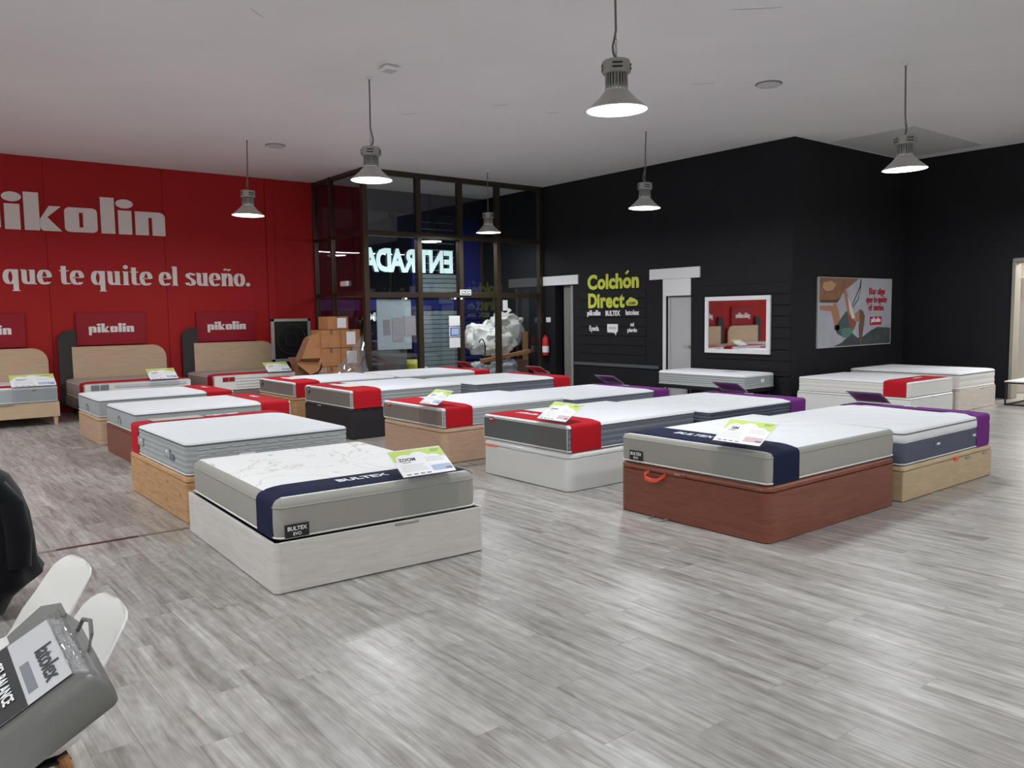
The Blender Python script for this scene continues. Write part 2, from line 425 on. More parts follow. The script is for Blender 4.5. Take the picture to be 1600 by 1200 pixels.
# floor: boards one by one
floor = struct(G().box((XL, YB, -0.12), (XR+3.2, YF+0.3, -0.012)).build('floor', MT['subfloor'], None, 0), 'grey oak laminate floor of the showroom', 'floor')
PW, PL, GAP = 0.18, 1.22, 0.0006
def in_view(x, y):
    v = Vector((x, y, 0))-EYE
    d = v.dot(_fw)
    if d < 0.3: return None
    px = 800+FPX*v.dot(_rt)/d; py = 600-FPX*v.dot(_up)/d
    return d if -60 < px < 1660 and py < 1290 else None
FOOT = []   # bed footprints are filled in below, boards fully under them are not picked
BED_BOXES = [(1.9,3.4,4.85,6.6),(2.05,3.5,7.0,8.7),(2.4,4.3,10.25,11.65),(2.45,4.3,12.3,13.5),(5.2,6.9,3.5,4.85),(5.3,7,5.8,7),(5.2,7,7.85,9.1),(5.3,7,10.3,11.7),(7.2,8.9,3.5,4.85),(7.2,8.9,5.6,6.95),(7.2,8.9,7.8,9.1),(7.2,9,10.1,11.4)]
planks = []
nrow = int((XR+3.0-XL)/PW)
for i in range(nrow):
    x0 = XL+i*PW
    off = random.random()*PL
    y = YB-off
    while y < YF:
        a, b = max(y, YB), min(y+PL, YF)
        if b-a > 0.02: planks.append((x0, a, b, random.random()))
        y += PL
cand = []
for k, (x0, a, b, t) in enumerate(planks):
    if b-a < PL-1e-6: continue
    d = in_view(x0+PW/2, (a+b)/2)
    if d is None: continue
    if any(x0 > q[0] and x0+PW < q[1] and a > q[2] and b < q[3] for q in BED_BOXES): continue
    cand.append((d, k))
cand.sort()
chosen = set(k for _, k in cand[:300])
def plank_geo(g, x0, a, b):
    e = GAP; c = 0.0009
    X0, X1, Y0, Y1 = x0+e/2, x0+PW-e/2, a+e/2, b-e/2
    g.add([(X0,Y0,-0.01),(X1,Y0,-0.01),(X1,Y1,-0.01),(X0,Y1,-0.01),(X0,Y0,-c*.6),(X1,Y0,-c*.6),(X1,Y1,-c*.6),(X0,Y1,-c*.6),(X0+c,Y0+c,0),(X1-c,Y0+c,0),(X1-c,Y1-c,0),(X0+c,Y1-c,0)],
          [(0,1,5,4),(1,2,6,5),(2,3,7,6),(3,0,4,7),(4,5,9,8),(5,6,10,9),(6,7,11,10),(7,4,8,11),(8,9,10,11)])
gp = G(); plank_geo(gp, 0, 0, PL)
plank_me = gp.mesh('plank', MT['floor'], 0)
for k in sorted(chosen):
    x0, a, b, t = planks[k]
    o = bpy.data.objects.new('plank', plank_me); COL.objects.link(o); o.location = (x0, a, 0); o.parent = floor
g = G(); tones = []
for k, (x0, a, b, t) in enumerate(planks):
    if k in chosen: continue
    plank_geo(g, x0, a, b); tones += [t]*12
rest = g.build('plank_field', MT['floor'], floor, 0)
attr = rest.data.attributes.new('tone', 'FLOAT', 'POINT'); attr.data.foreach_set('value', tones)
rest['kind'] = 'stuff'

# ceiling
ceil = struct(G().box((XL, YB, CEIL), (XR+0.2, YF+0.3, CEIL+0.15)).build('ceiling', MT['ceiling'], None, 0), 'white painted ceiling with small scuffs', 'ceiling')
g = G(); g.box((13.7, 6.55, CEIL-0.012), (16.3, 8.05, CEIL+0.01)); g.build('access_panel', MT['ceiling_panel'], ceil, 0)
def scuff(px, w, ang):
    g = G(); x, y = px; dx, dy = math.cos(ang)*w/2, math.sin(ang)*w/2
    g.tube([(x-dx, y-dy, CEIL-0.001), (x, y+0.01, CEIL-0.002), (x+dx, y+dy, CEIL-0.001)], 0.0022, 5)
    g.build('scuff_mark', MT['scuff'], ceil)
for px, w, a in (((4.05,5.5),.35,-.9),((4.5,4.6),.3,.4),((7.1,5.0),.5,-.75),((6.2,3.9),.4,-.6),((6.5,10.6),.25,-.9),((7.3,9.4),.25,-.9),((8.2,9.3),.2,-.9),((3.2,8.0),.25,.7),((8.8,7.0),.3,-.8)):
    scuff(px, w, a)

# red wall (back) with separate boards
wb = struct(G().box((XL, YF, 0), (BX-0.02, YF+0.15, CEIL)).build('wall_back', MT['red'], None, 0), 'red wall of tall flush panels behind the headboards', 'wall')
seams = [XL, -3.56, -1.48, 0.6, 2.68, 4.76, 6.86, 7.04, BX-0.03]
for a, b in zip(seams[:-1], seams[1:]):
    proud = 0.045 if abs(b-7.04) < .01 else 0.02
    G().box((a+0.003, YF-proud, 0.0), (b-0.003, YF, CEIL), 0.004).build('wall_panel', MT['red'], wb, 0)
# lobby outer facade
wf = struct(G().box((BX-0.02, YF, 4.25), (XM+0.2, YF+0.15, CEIL)).build('wall_facade', MT['navydark'], None, 0), 'dark navy beam above the lobby glazing', 'wall')

# black wall with the mirror (X = XM): piers and lintels around two doorways
D1 = (13.80, 14.42, 2.37); D2 = (10.38, 11.01, 2.04)
g = G(); T = 0.22
for a, b in ((YP, D2[0]), (D2[1], D1[0]), (D1[1], YF)): g.box((XM, a, 0), (XM+T, b, CEIL))
g.box((XM, D2[0], D2[2]), (XM+T, D2[1], CEIL)); g.box((XM, D1[0], D1[2]), (XM+T, D1[1], CEIL))
wr = struct(g.build('wall_right', MT['black'], None, 0), 'black painted wall with two doorways and lettering', 'wall')
for a, b in ((YP+0.02, 10.02), (11.55, 13.55)):
    for k in range(3, 11):
        z = 0.62+(k-3)*0.2
        G().box((XM-0.010, a, z+0.004), (XM, b, z+0.196), 0.006).build('block_course', MT['black'], wr, 0)
G().box((XM-0.03, 11.2, 0.55), (XM, 13.75, 0.62), 0.006).build('dado_rail', MT['black_edge'], wr)
G().box((XM-0.03, YP+0.02, 0.55), (XM, 10.1, 0.62), 0.006).build('dado_rail', MT['black'], wr)
G().box((XM-0.012, YP+0.02, 0.0), (XM, 10.02, 0.54), 0.004).build('plinth', MT['black'], wr)
# poster wall and far right wall
wp = struct(G().box((XM+T, YP, 0), (XR, YP+0.2, CEIL)).build('wall_recess', MT['black'], None, 0), 'black wall carrying the climbing poster', 'wall')
OY0, OY1, OZ = 3.6, 6.07, 2.58
g = G(); g.box((XR, OY1, 0), (XR+0.2, YP+0.2, CEIL)); g.box((XR, YB, 0), (XR+0.2, OY0, CEIL)); g.box((XR, OY0, OZ), (XR+0.2, OY1, CEIL))
wfr = struct(g.build('wall_far_right', MT['black'], None, 0), 'black wall at the far right with an opening into a lit room', 'wall')
g = G(); g.box((XR-0.03, OY1-0.01, 0), (XR+0.24, OY1+0.05, OZ), 0.01); g.box((XR-0.03, OY0-0.05, 0), (XR+0.24, OY0+0.01, OZ), 0.01); g.box((XR-0.03, OY0-0.05, OZ-0.04), (XR+0.24, OY1+0.05, OZ+0.05), 0.02)
g.build('opening_lining', mat('beige_lining', lin(150, 146, 136), 0.6), wfr)
# walls out of the picture
struct(G().box((XL-0.15, YB, 0), (XL, YF+0.15, CEIL)).build('wall_left', MT['white_wall'], None, 0), 'white wall left of the view', 'wall')
struct(G().box((XL-0.15, YB-0.15, 0), (XR+0.2, YB, CEIL)).build('wall_front', MT['white_wall'], None, 0), 'white wall behind the viewpoint', 'wall')
# room beyond the opening
g = G(); g.box((XR+3.0, 2.5, 0), (XR+3.15, 8.5, 2.9)); g.box((XR+0.2, 2.35, 0), (XR+3.15, 2.5, 2.9)); g.box((XR+0.2, 8.5, 0), (XR+3.15, 8.65, 2.9))
struct(g.build('wall_side_room', MT['white_wall'], None, 0), 'pale walls of the lit side room', 'wall')
sc_ = struct(G().box((XR+0.2, 2.35, 2.9), (XR+3.15, 8.65, 3.0)).build('ceiling_side_room', MT['white_wall'], None, 0), 'white ceiling of the lit side room', 'ceiling')

# doors in the black wall
d = struct(thing('door_2', '', ''), 'white framed doorway with pale grey door left of the mirror', 'door')
G().box((XM-0.035, 10.15, 2.385), (XM+0.01, 11.44, 2.60), 0.006).build('lintel_board', MT['white'], d)
G().box((XM-0.02, 10.38, 2.045), (XM+0.01, 11.09, 2.385), 0.004).build('over_panel', MT['white'], d)
G().box((XM-0.02, 11.015, 0), (XM+0.02, 11.09, 2.045), 0.004).build('jamb', MT['white'], d)
leaf = G().box((XM+0.06, 10.39, 0.01), (XM+0.10, 10.985, 2.03), 0.004).build('door_leaf', MT['greydoor'], d)
G().box((XM+0.055, 10.985, 0), (XM+0.12, 11.01, 2.04), 0.003).build('hinge_stile', MT['white'], d)
g = G(); g.lathe([(0.0,0),(0.025,0.004),(0.025,0.012),(0,0.014)], 12); k = g.build('escutcheon', MT['steel'], leaf, loc=(XM+0.058, 10.45, 1.02), rot=(0, -math.pi/2, 0))
g = G(); g.tube([(XM+0.055,10.45,1.05),(XM+0.015,10.45,1.05),(XM+0.012,10.46,1.05),(XM+0.012,10.56,1.05)], 0.009, 8); g.build('door_handle', MT['steel'], leaf)
d = struct(thing('door_3', '', ''), 'grey doorway under a white lintel beside the glazed lobby', 'door')
G().box((XM-0.035, 13.60, 2.385), (XM+0.01, 14.86, 2.60), 0.006).build('lintel_board', MT['white'], d)
G().box((XM+0.10, 13.80, 0.0), (XM+0.14, 14.22, 2.37), 0.004).build('door_leaf', MT['taupe_door'], d)
G().box((XM+0.02, 13.80, 0.0), (XM+0.10, 13.90, 2.37), 0.004).build('jamb', mat('pale_taupe_jamb', lin(150, 148, 142), 0.6), d)
G().box((XM+0.30, 13.7, 0.0), (XM+0.34, 14.5, 2.4), 0.0).build('back_panel', MT['darkpanel'], d)
G().box((XM+0.16, 10.25, 0.0), (XM+0.20, 11.1, 2.1), 0.0).build('back_panel', MT['darkpanel'], d)

# ------------------------------------------------------------------ glazed lobby
def glazing(name, label, axis, fixed, us, zs, w, dep, material, skip=()):
    """mullions at us, transoms at zs; axis 'x': runs along X at Y=fixed"""
    root = struct(thing(name, '', ''), label, 'glazing')
    def bx(u0, u1, z0, z1, d0, d1, b=0.004):
        g = G()
        if axis == 'x': g.box((u0, fixed+d0, z0), (u1, fixed+d1, z1), b)
        else: g.box((fixed+d0, u0, z0), (fixed+d1, u1, z1), b)
        return g
    for u in us: bx(u-w/2, u+w/2, 0, CEIL, -dep/2, dep/2).build('mullion', MT['bronze'], root)
    for i in range(len(us)-1):
        a, b = us[i]+w/2, us[i+1]-w/2
        for z in zs: bx(a, b, z-w/2, z+w/2, -dep*.45, dep*.45).build('transom', MT['bronze'], root)
        zz = [0.0]+[z for z in zs]+[CEIL]
        for k in range(len(zs)-1):
            if (i, k) in skip: continue
            bx(a, b, zs[k]+w/2, zs[k+1]-w/2, -0.004, 0.004, 0).build('pane', material, root, 0)
    return root
w1 = glazing('window_1', 'bronze framed glass front of the entrance lobby', 'x', BY, [8.0, 9.27, 10.34, 11.38, 12.66], [0.06, 2.16, 3.42, CEIL-0.05], 0.11, 0.12, MT['glass'])
w2 = glazing('window_2', 'bronze framed side glazing of the lobby next to the red wall', 'y', BX, [BY+0.02, 16.32, YF-0.04], [0.06, 2.2, 3.42, CEIL-0.05], 0.07, 0.10, MT['glass_side'])
w3 = glazing('window_3', 'outer glass front of the lobby facing the dark street', 'x', YF+0.05, [8.05, 9.2, 10.72, 11.95, 12.7], [0.06, 2.2, 4.25], 0.08, 0.08, MT['glass'])
G().box((8.05, YF+0.10, 1.86), (12.7, YF+0.16, 2.16), 0.01).build('blue_band', MT['navyfacade'], w3)
for z in range(0, 24):
    zz = 0.12+z*0.115
    if zz > 2.72: break
    if 1.8 < zz < 2.16: continue
    G().box((10.78, YF+0.12, zz), (11.92, YF+0.16, zz+0.107), 0.012).build('shutter_slat', MT['shutter'], w3)
for z in range(0, 14):
    zz = 0.1+z*0.15
    G().box((12.0, YF+0.12, zz), (12.68, YF+0.17, zz+0.11), 0.01).build('shutter_slat', MT['navyfacade'], w3)
G().box((11.95, YF+0.10, 2.2), (12.7, YF+0.15, 4.25)).build('navy_panel', MT['navyfacade'], w3)
G().box((10.62, YF+0.12, 0.1), (10.72, YF+0.2, 3.9), 0.01).build('navy_post', MT['navyfacade'], w3)
for z in range(0, 8):
    zz = 2.85+z*0.17
    G().box((10.78, YF+0.2, zz), (11.92, YF+0.22, zz+0.02), 0.004).build('shutter_rail', MT['shutter'], w3)
# letters on the outer glass read from the street
lt = thing('entrance_lettering', 'white ENTRADA letters with added glow seen reversed on the lobby glass', 'lettering', (10.5, YF+0.005, 3.03))
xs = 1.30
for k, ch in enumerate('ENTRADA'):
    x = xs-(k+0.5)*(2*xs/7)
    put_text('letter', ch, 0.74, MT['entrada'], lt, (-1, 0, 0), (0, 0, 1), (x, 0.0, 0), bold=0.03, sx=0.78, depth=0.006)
street = struct(G().box((4, YF+0.4, -0.14), (26, 60, -0.1)).build('ground_street', MT['asphalt'], None, 0), 'dark street outside the lobby', 'ground')
ss = thing('street_sign', 'small white lettering on a dark street sign behind the pale notice board', 'sign', (10.32, 18.6, -0.1))
G().box((-0.45, 0.02, 1.62), (0.45, 0.05, 1.98), 0.004).build('panel', MT['navydark'], ss)
for q in (-0.35, 0.35): G().tube([(q, 0.07, 0), (q, 0.07, 1.9)], 0.02, 8).build('post', MT['black_metal'], ss)
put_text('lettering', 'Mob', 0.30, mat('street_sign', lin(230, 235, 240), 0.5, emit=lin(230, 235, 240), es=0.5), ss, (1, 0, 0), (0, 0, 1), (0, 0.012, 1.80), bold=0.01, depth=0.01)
lp = thing('street_lamp', 'tiny white street lamp glowing far outside the lobby', 'lamp', (22.0, 38.0, 0))
G().tube([(0,0,0),(0,0,4.0),(-0.3,0,4.2)], 0.06, 8).build('pole', MT['black_metal'], lp)
G().lathe([(0,0.12),(0.14,0.06),(0.16,0),(0,-0.08)], 12, (-0.35,0,4.15)).build('lantern', mat('street_lantern', (1,1,0.95), 0.5, emit=(1, 0.97, 0.9), es=9.0), lp)

# notices on the lobby glass
nb = thing('notice_board', 'pale grey board with taped printouts behind the lobby glass', 'board', (8.66, BY+0.012, 1.54))
G().box((-0.42, 0, -0.52), (0.40, 0.02, 0.53), 0.004).build('board', MT['greyboard'], nb)
for x, z, w, h, mm in ((-.20,-.05,.16,.32,'newsprint'),(.06,-.10,.26,.50,'newsprint'),(.10,-.02,.14,.22,'paper'),(.12,-.26,.13,.16,'paper'),(.36,-.04,.28,.42,'newsprint')):
    G().box((x-w/2, -0.006-random.random()*.004, z-h/2), (x+w/2, -0.002, z+h/2)).build('printout', MT[mm], nb, 0, rot=(0, random.uniform(-.06,.06), 0))
for z0, mm, nm in ((1.50, 'paper', 'upper plain white notice on the lobby door glass'), (1.26, 'ink_blue', 'blue bordered notice on the lobby door glass'), (1.02, 'paper', 'lowest plain white notice on the lobby door glass')):
    n = thing('notice', nm, 'notice', (10.11, BY-0.075, z0+0.1))
    G().box((-0.145, -0.003, -0.11), (0.145, 0.0, 0.11)).build('sheet', MT['paper'], n, 0)
    if mm == 'ink_blue':
        G().box((-0.12, -0.005, -0.095), (0.135, -0.003, 0.095)).build('print', mat('blue_border', lin(72, 110, 176), 0.5), n, 0)
        G().box((-0.09, -0.007, -0.07), (0.105, -0.005, 0.07)).build('print', MT['ink_blue'], n, 0)
n = thing('exit_sign', 'small white SALIDA exit sign on the lobby transom', 'sign', (10.42, BY-0.075, 2.22))
G().box((-0.15, -0.008, -0.06), (0.15, 0, 0.06), 0.003).build('plate', MT['paper'], n)
G().box((-0.13, -0.010, -0.042), (0.13, -0.008, 0.042)).build('border', MT['ink'], n, 0)
put_text('lettering', 'SALIDA', 0.075, MT['paper'], n, (1, 0, 0), (0, 0, 1), (0, -0.012, 0), bold=0.002, depth=0.002)
n = thing('emergency_light', 'small white emergency light on the lobby side glazing', 'light', (BX-0.006, 15.75, 2.42))
G().box((-0.05, -0.16, -0.055), (0, 0.16, 0.055), 0.012).build('housing', MT['white'], n)
G().box((-0.056, -0.14, -0.04), (-0.05, 0.14, 0.03), 0.002).build('diffuser', MT['paper'], n)
n = thing('notice', 'white sheet taped on the glass above the white sacks', 'notice', (11.55, BY-0.05, 1.93))
G().box((-0.07, -0.003, -0.12), (0.07, 0.0, 0.12)).build('sheet', MT['paper'], n, 0)
for k, x in enumerate((8.9, 10.15, 10.32)):
    n = thing('downlight', ('small round lamp under the transom over the notice board', 'small round lamp under the transom left of the exit sign', 'small round lamp under the transom just below the exit sign')[k], 'light', (x, BY-0.06, 2.085))
    G().lathe([(0.0,-0.014),(0.02,-0.012),(0.024,0.0),(0.02,0.012),(0,0.014)], 12).build('bulb', mat('small_bulb', (1,1,1), 0.5, emit=(1, 1, 1), es=2.0), n)

# ------------------------------------------------------------------ pendant lamps
def make_lamp():
    r = thing('pendant_lamp', 'x', 'lamp', group='industrial pendant lamps')
    G().lathe([(0.262,0),(0.265,0.006),(0.258,0.012),(0.205,0.055),(0.15,0.105),(0.112,0.15),(0.095,0.165),(0.088,0.16),(0.105,0.145),(0.145,0.098),(0.2,0.048),(0.252,0.008),(0.262,0)], 36, caps=False).build('shade', MT['alu_light'], r)
    G().lathe([(0,0.012),(0.252,0.010),(0.254,0.003),(0.15,-0.004),(0,-0.006)], 36).build('lens', MT['lens'], r)
    g = G(); g.lathe([(0.066,0.15),(0.066,0.315)], 20)
    for k in range(22):
        a = 2*math.pi*k/22; c, s = math.cos(a), math.sin(a)
        P = []
        for rr, z in ((0.06,0.163),(0.098,0.163),(0.092,0.31),(0.06,0.31)):
            P.append((rr, z))
        t = 0.004
        v = [(rr*c-s*t, rr*s+c*t, z) for rr, z in P]+[(rr*c+s*t, rr*s-c*t, z) for rr, z in P]
        g.add(v, [(0,1,2,3),(7,6,5,4),(0,4,5,1),(1,5,6,2),(2,6,7,3),(3,7,4,0)])
    g.build('heat_sink', MT['steel'], r)
    h = G().lathe([(0.10,0.30),(0.118,0.305),(0.12,0.315),(0.12,0.395),(0.112,0.41),(0.05,0.42),(0,0.42)], 12).build('driver_housing', MT['steel'], r, 20)
    for a0 in range(4):
        for z in (0.335, 0.368):
            a = a0*math.pi/2+0.5
            g = G(); g.box((-0.042, -0.003, -0.006), (0.042, 0.003, 0.006))
            g.build('vent_slot', MT['label_black'], h, 0, loc=(0.121*math.cos(a), 0.121*math.sin(a), z), rot=(0, 0, a+math.pi/2))
    g = G()
    for k in range(6):
        z = 0.43+k*0.034
        ring = [(0.010*math.cos(t), 0, z+0.020*math.sin(t)) if k % 2 else (0, 0.010*math.cos(t), z+0.020*math.sin(t)) for t in (2*math.pi*q/8 for q in range(8))]
        g.tube(ring, 0.003, 5, True)
    g.build('chain', MT['steel'], r)
    top = CEIL-3.43
    G().tube([(0.0,0,0.42),(-0.03,0.012,0.47),(-0.035,0.014,0.52),(-0.012,0.004,0.60),(0.004,0,0.66),(0.0,0,top*0.75),(0.006,0,top-0.03)], 0.010, 8).build('cord', MT['cord'], r)
    G().lathe([(0.03,top-0.035),(0.045,top-0.01),(0.045,top-0.001)], 14).build('ceiling_rose', MT['white'], r)
    return r
lamp_proto = make_lamp()
lamp_at = [((5.1,4.96),'pendant lamp nearest the camera, hanging from the top edge of the picture'),
           ((5.1,9.25),'pendant lamp hanging in front of the glazed lobby corner'),
           ((5.1,13.5),'pendant lamp hanging in front of the red wall'),
           ((10.15,4.96),'pendant lamp hanging near the far right ceiling corner'),
           ((10.15,9.25),'pendant lamp hanging in front of the black lettered wall'),
           ((10.3,13.75),'pendant lamp hanging just in front of the lobby glass, right of its middle mullion')]
out_at = [(0.05,0.7),(0.05,4.96),(0.05,9.25),(0.05,13.5),(5.1,0.7),(10.15,0.7),(15.2,0.7),(15.2,4.5),(5.1,-3.4),(10.15,-3.4),(0.05,-3.4),(15.2,-3.4),(-4.0,4.96),(-4.0,9.25),(-4.0,13.5)]
first = True
for i, ((x, y), lab) in enumerate(lamp_at+[(q, 'pendant lamp of the same grid hanging outside the picture') for q in out_at]):
    o = lamp_proto if first else copy_tree(lamp_proto)
    first = False
    o.location = (x, y, 3.43); o.rotation_euler = (random.uniform(-.02,.03), random.uniform(-.02,.02), random.uniform(0, 6)) if i else (0.0, -0.03, 0.35)
    o['label'] = lab
    if i >= len(lamp_at): o['group'] = 'pendant lamps outside the picture'
    ld = bpy.data.lights.new('lamp_light', 'AREA'); ld.shape = 'DISK'; ld.size = 0.50; ld.energy = LAMP_WATTS; ld.color = LAMP_COLOUR; ld.spread = math.radians(180)
    lo = bpy.data.objects.new('lamp_light', ld); COL.objects.link(lo); lo.parent = o; lo.location = (0, 0, -0.012)
# side room ceiling lamp
n = thing('ceiling_light', 'flat ceiling light in the side room beyond the opening', 'light', (XR+1.5, 5.6, 2.9))
G().box((-0.6, -0.15, -0.05), (0.6, 0.15, 0), 0.01).build('housing', MT['white'], n)
ld = bpy.data.lights.new('lamp_light', 'AREA'); ld.shape = 'RECTANGLE'; ld.size = 1.1; ld.size_y = 0.25; ld.energy = 110; ld.color = (1.0, 0.95, 0.86)
lo = bpy.data.objects.new('lamp_light', ld); COL.objects.link(lo); lo.parent = n; lo.location = (0, 0, -0.06)

n = thing('lobby_fill_light', 'added fill light strip behind the upper transom, brightening the lobby', 'light', (10.35, BY+0.16, 3.40))  # unseen strip light, added behind the transom to brighten the lobby
G().box((-1.9, -0.04, 0.0), (1.9, 0.06, 0.06), 0.008).build('housing', MT['white'], n)
for q in (-1.5, 0.0, 1.5): G().box((q-0.02, -0.10, 0.0), (q+0.02, -0.04, 0.04), 0.004).build('bracket', MT['steel'], n)
ld = bpy.data.lights.new('lamp_light', 'AREA'); ld.shape = 'RECTANGLE'; ld.size = 3.6; ld.size_y = 0.06; ld.energy = 70; ld.color = LAMP_COLOUR
lo = bpy.data.objects.new('lamp_light', ld); COL.objects.link(lo); lo.parent = n; lo.location = (0, 0.02, -0.006); lo.rotation_euler = (0.35, 0, 0)
# ceiling fittings
n = thing('smoke_detector', 'flat square white box on the ceiling near the lobby-corner lamp', 'detector', (5.11, 8.75, CEIL))
G().box((-0.10, -0.10, -0.055), (0.10, 0.10, 0), 0.02).build('housing', MT['white'], n)
G().box((-0.07, -0.07, -0.06), (0.07, 0.07, -0.055), 0.002).build('cover', MT['ceiling_panel'], n)
for (x, y), lab in (((5.75,13.81),'round white ceiling plate above the red wall'), ((9.54,6.5),'round white ceiling plate near the far black corner')):
    n = thing('ceiling_plate', lab, 'ceiling plate', (x, y, CEIL))
    G().lathe([(0.0,-0.03),(0.14,-0.028),(0.155,-0.018),(0.16,0)], 24).build('cover', MT['ceiling_panel'], n)
    G().lathe([(0.165,-0.012),(0.172,-0.008),(0.172,0)], 24).build('rim', MT['cord'], n)

# ------------------------------------------------------------------ lettering on the walls
def logo_glyph(ch):
    """blocky lower-case letters, x-height 1; returns outlines and advance"""
    S = 0.42
    def rr(x0, y0, x1, y1, c=(0, 0, 0, 0)):      # corners: bl, br, tr, tl
        P = []
        for (x, y, sx, sy, r, a) in ((x0,y0,1,1,c[0],180),(x1,y0,-1,1,c[1],270),(x1,y1,-1,-1,c[2],0),(x0,y1,1,-1,c[3],90)):
            if r <= 0: P.append((x, y)); continue
            for k in range(5):
                t = math.radians(a+k*22.5)
                P.append((x+sx*r+r*math.cos(t), y+sy*r+r*math.sin(t)))
        return P
    if ch == 'i':
        e = [(S/2+0.27*math.cos(t), 1.28+0.19*math.sin(t)) for t in (2*math.pi*k/20 for k in range(20))]
        return [rr(0,0,S,1,(0,.0,0,.0)), e], S
    if ch == 'l': return [rr(0,0,S,1.5)], S
    if ch == 'k': return [rr(0,0,S,1.5), [(S-.01,.42),(S+.28,1.0),(S+.62,1.0),(S+.22,.55),(S+.62,0),(S+.08,0),(S-.01,.14)]], S+0.6
    if ch == 'o': return [rr(0,0,S,1,(.16,0,0,.16)), rr(S+.12,0,2*S+.12,1,(0,.16,.16,0)), rr(S-.01,0,S+.13,.2), rr(S-.01,.8,S+.13,1)], 2*S+.12
    if ch == 'n': return [rr(0,0,S,1), rr(S+.12,0,2*S+.12,1,(0,0,.2,0)), rr(S-.01,.76,S+.13,1)], 2*S+.12
    if ch == 'p': return [rr(0,-.42,S*.8,1), rr(S*.8-.01,0,S,1), rr(S+.12,0,2*S+.12,1,(0,.1,.2,0)), rr(S-.01,.76,S+.13,1)], 2*S+.12
def logo(word, width, depth, material, parent, x, y, p, gap=0.11, name='letter', joined=False, xscale=1.0):
    gl = [logo_glyph(c) for c in word]
    tot = sum(a for _, a in gl)+gap*(len(gl)-1)
    s = width/tot; X = Vector(x); Y = Vector(y); Z = X.cross(Y); cur = -tot/2
    J = G()
    for polys, adv in gl:
        g = J if joined else G()
        for P in polys:
            g.prism([((cur+a)*s, b*s*xscale) for a, b in P], 0, depth, lambda u, v, w: tuple(Vector(p)+X*u+Y*v+Z*w))
        if not joined: g.build(name, material, parent, 30)
        cur += adv+gap
    if joined: return J.build(name, material, parent, 30)

# serif slogan drawn with a flat nib
def nib(path, a, b):
    n = len(path); Lp, Rp = [], []
    for i in range(n):
        d = Vector(path[min(i+1, n-1)])-Vector(path[max(i-1, 0)]); d.normalize()
        nx, ny = -d.y, d.x
        k = math.sqrt(a*a*nx*nx+b*b*ny*ny) or 1e-6
        ox, oy = a*a*nx/k, b*b*ny/k
        Lp.append((path[i][0]+ox, path[i][1]+oy)); Rp.append((path[i][0]-ox, path[i][1]-oy))
    return Lp, Rp
def arc(cx, cy, rx, ry, a0, a1, n=22):
    return [(cx+rx*math.cos(math.radians(a0+(a1-a0)*k/n)), cy+ry*math.sin(math.radians(a0+(a1-a0)*k/n))) for k in range(n+1)]
def serif_glyph(ch):
    """returns strokes (paths), boxes, discs, advance"""
    a = 0.145
    st = lambda x, y0, y1: (x-a, y0, x+a, y1)
    sf = lambda x0, x1, y: (x0, y-0.03, x1, y+0.03)
    if ch == 'o': return [arc(.42,.5,.27,.49,0,360,30)], [], [], .86
    if ch == 'e': return [[(.16,.50),(.66,.50)]+arc(.41,.5,.27,.49,4,318,26)], [], [], .80
    if ch == 'q': return [arc(.40,.5,.26,.49,0,360,30)], [st(.68,-.45,1.0), sf(.46,.9,-.45)], [], .92
    if ch == 'u': return [[(.22,.95),(.22,.35)]+arc(.42,.32,.20,.30,180,330,10)], [st(.66,0,1), sf(.02,.30,.97), sf(.46,.74,.97), sf(.6,.88,.03)], [], .92
    if ch == 't': return [[(.26,1.30),(.26,.30)]+arc(.42,.28,.16,.25,180,320,8)], [sf(.02,.56,.97)], [], .62
    if ch == 'i': return [], [st(.26,0,1), sf(.06,.3,.97), sf(.06,.46,.03)], [(.26,1.32,.15)], .50
    if ch == 'l': return [], [st(.26,0,1.45), sf(.06,.3,1.42), sf(.06,.46,.03)], [], .50
    if ch in 'nñ':
        b = [st(.24,0,1), sf(.04,.28,.97), sf(.04,.44,.03), sf(.54,.92,.03)]
        s = [[(.30,.62)]+arc(.52,.68,.20,.30,150,0,12)+[(.72,0.0)]]
        if ch == 'ñ': s.append([(.26,1.24),(.36,1.34),(.48,1.30),(.60,1.24),(.72,1.34)])
        return s, b, [], .94
    if ch == 's': return [[(.60,.80),(.54,.92),(.40,.975),(.26,.93),(.19,.80),(.24,.66),(.40,.54),(.55,.42),(.60,.25),(.54,.08),(.38,.02),(.22,.08),(.15,.24)]], [], [], .74
    if ch == 'H': return [], [st(.26,0,1.4), st(.86,0,1.4), sf(.3,.8,.7), sf(.04,.48,.03), sf(.04,.48,1.37), sf(.64,1.08,.03), sf(.64,1.08,1.37)], [], 1.14
    if ch == 'a': return [[(.18,.74),(.26,.93),(.42,.97),(.56,.88),(.60,.70),(.60,.20),(.66,.06),(.76,.06)], [(.58,.58),(.36,.48),(.2,.34),(.22,.12),(.36,.04),(.52,.14),(.60,.26)]], [], [], .82
    if ch == 'z': return [[(.60,.94),(.14,.06)]], [sf(.06,.66,.96), sf(.06,.68,.04)], [], .74
    if ch == 'g': return [arc(.38,.62,.22,.36,0,360,26), [(.22,.28),(.16,.14),(.3,.06),(.56,.02),(.66,-.14),(.56,-.34),(.34,-.40),(.14,-.32),(.12,-.14),(.26,.02)]], [sf(.5,.72,.95)], [], .76
    if ch == '.': return [], [], [(.18,.14,.15)], .36
    return [], [], [], .42
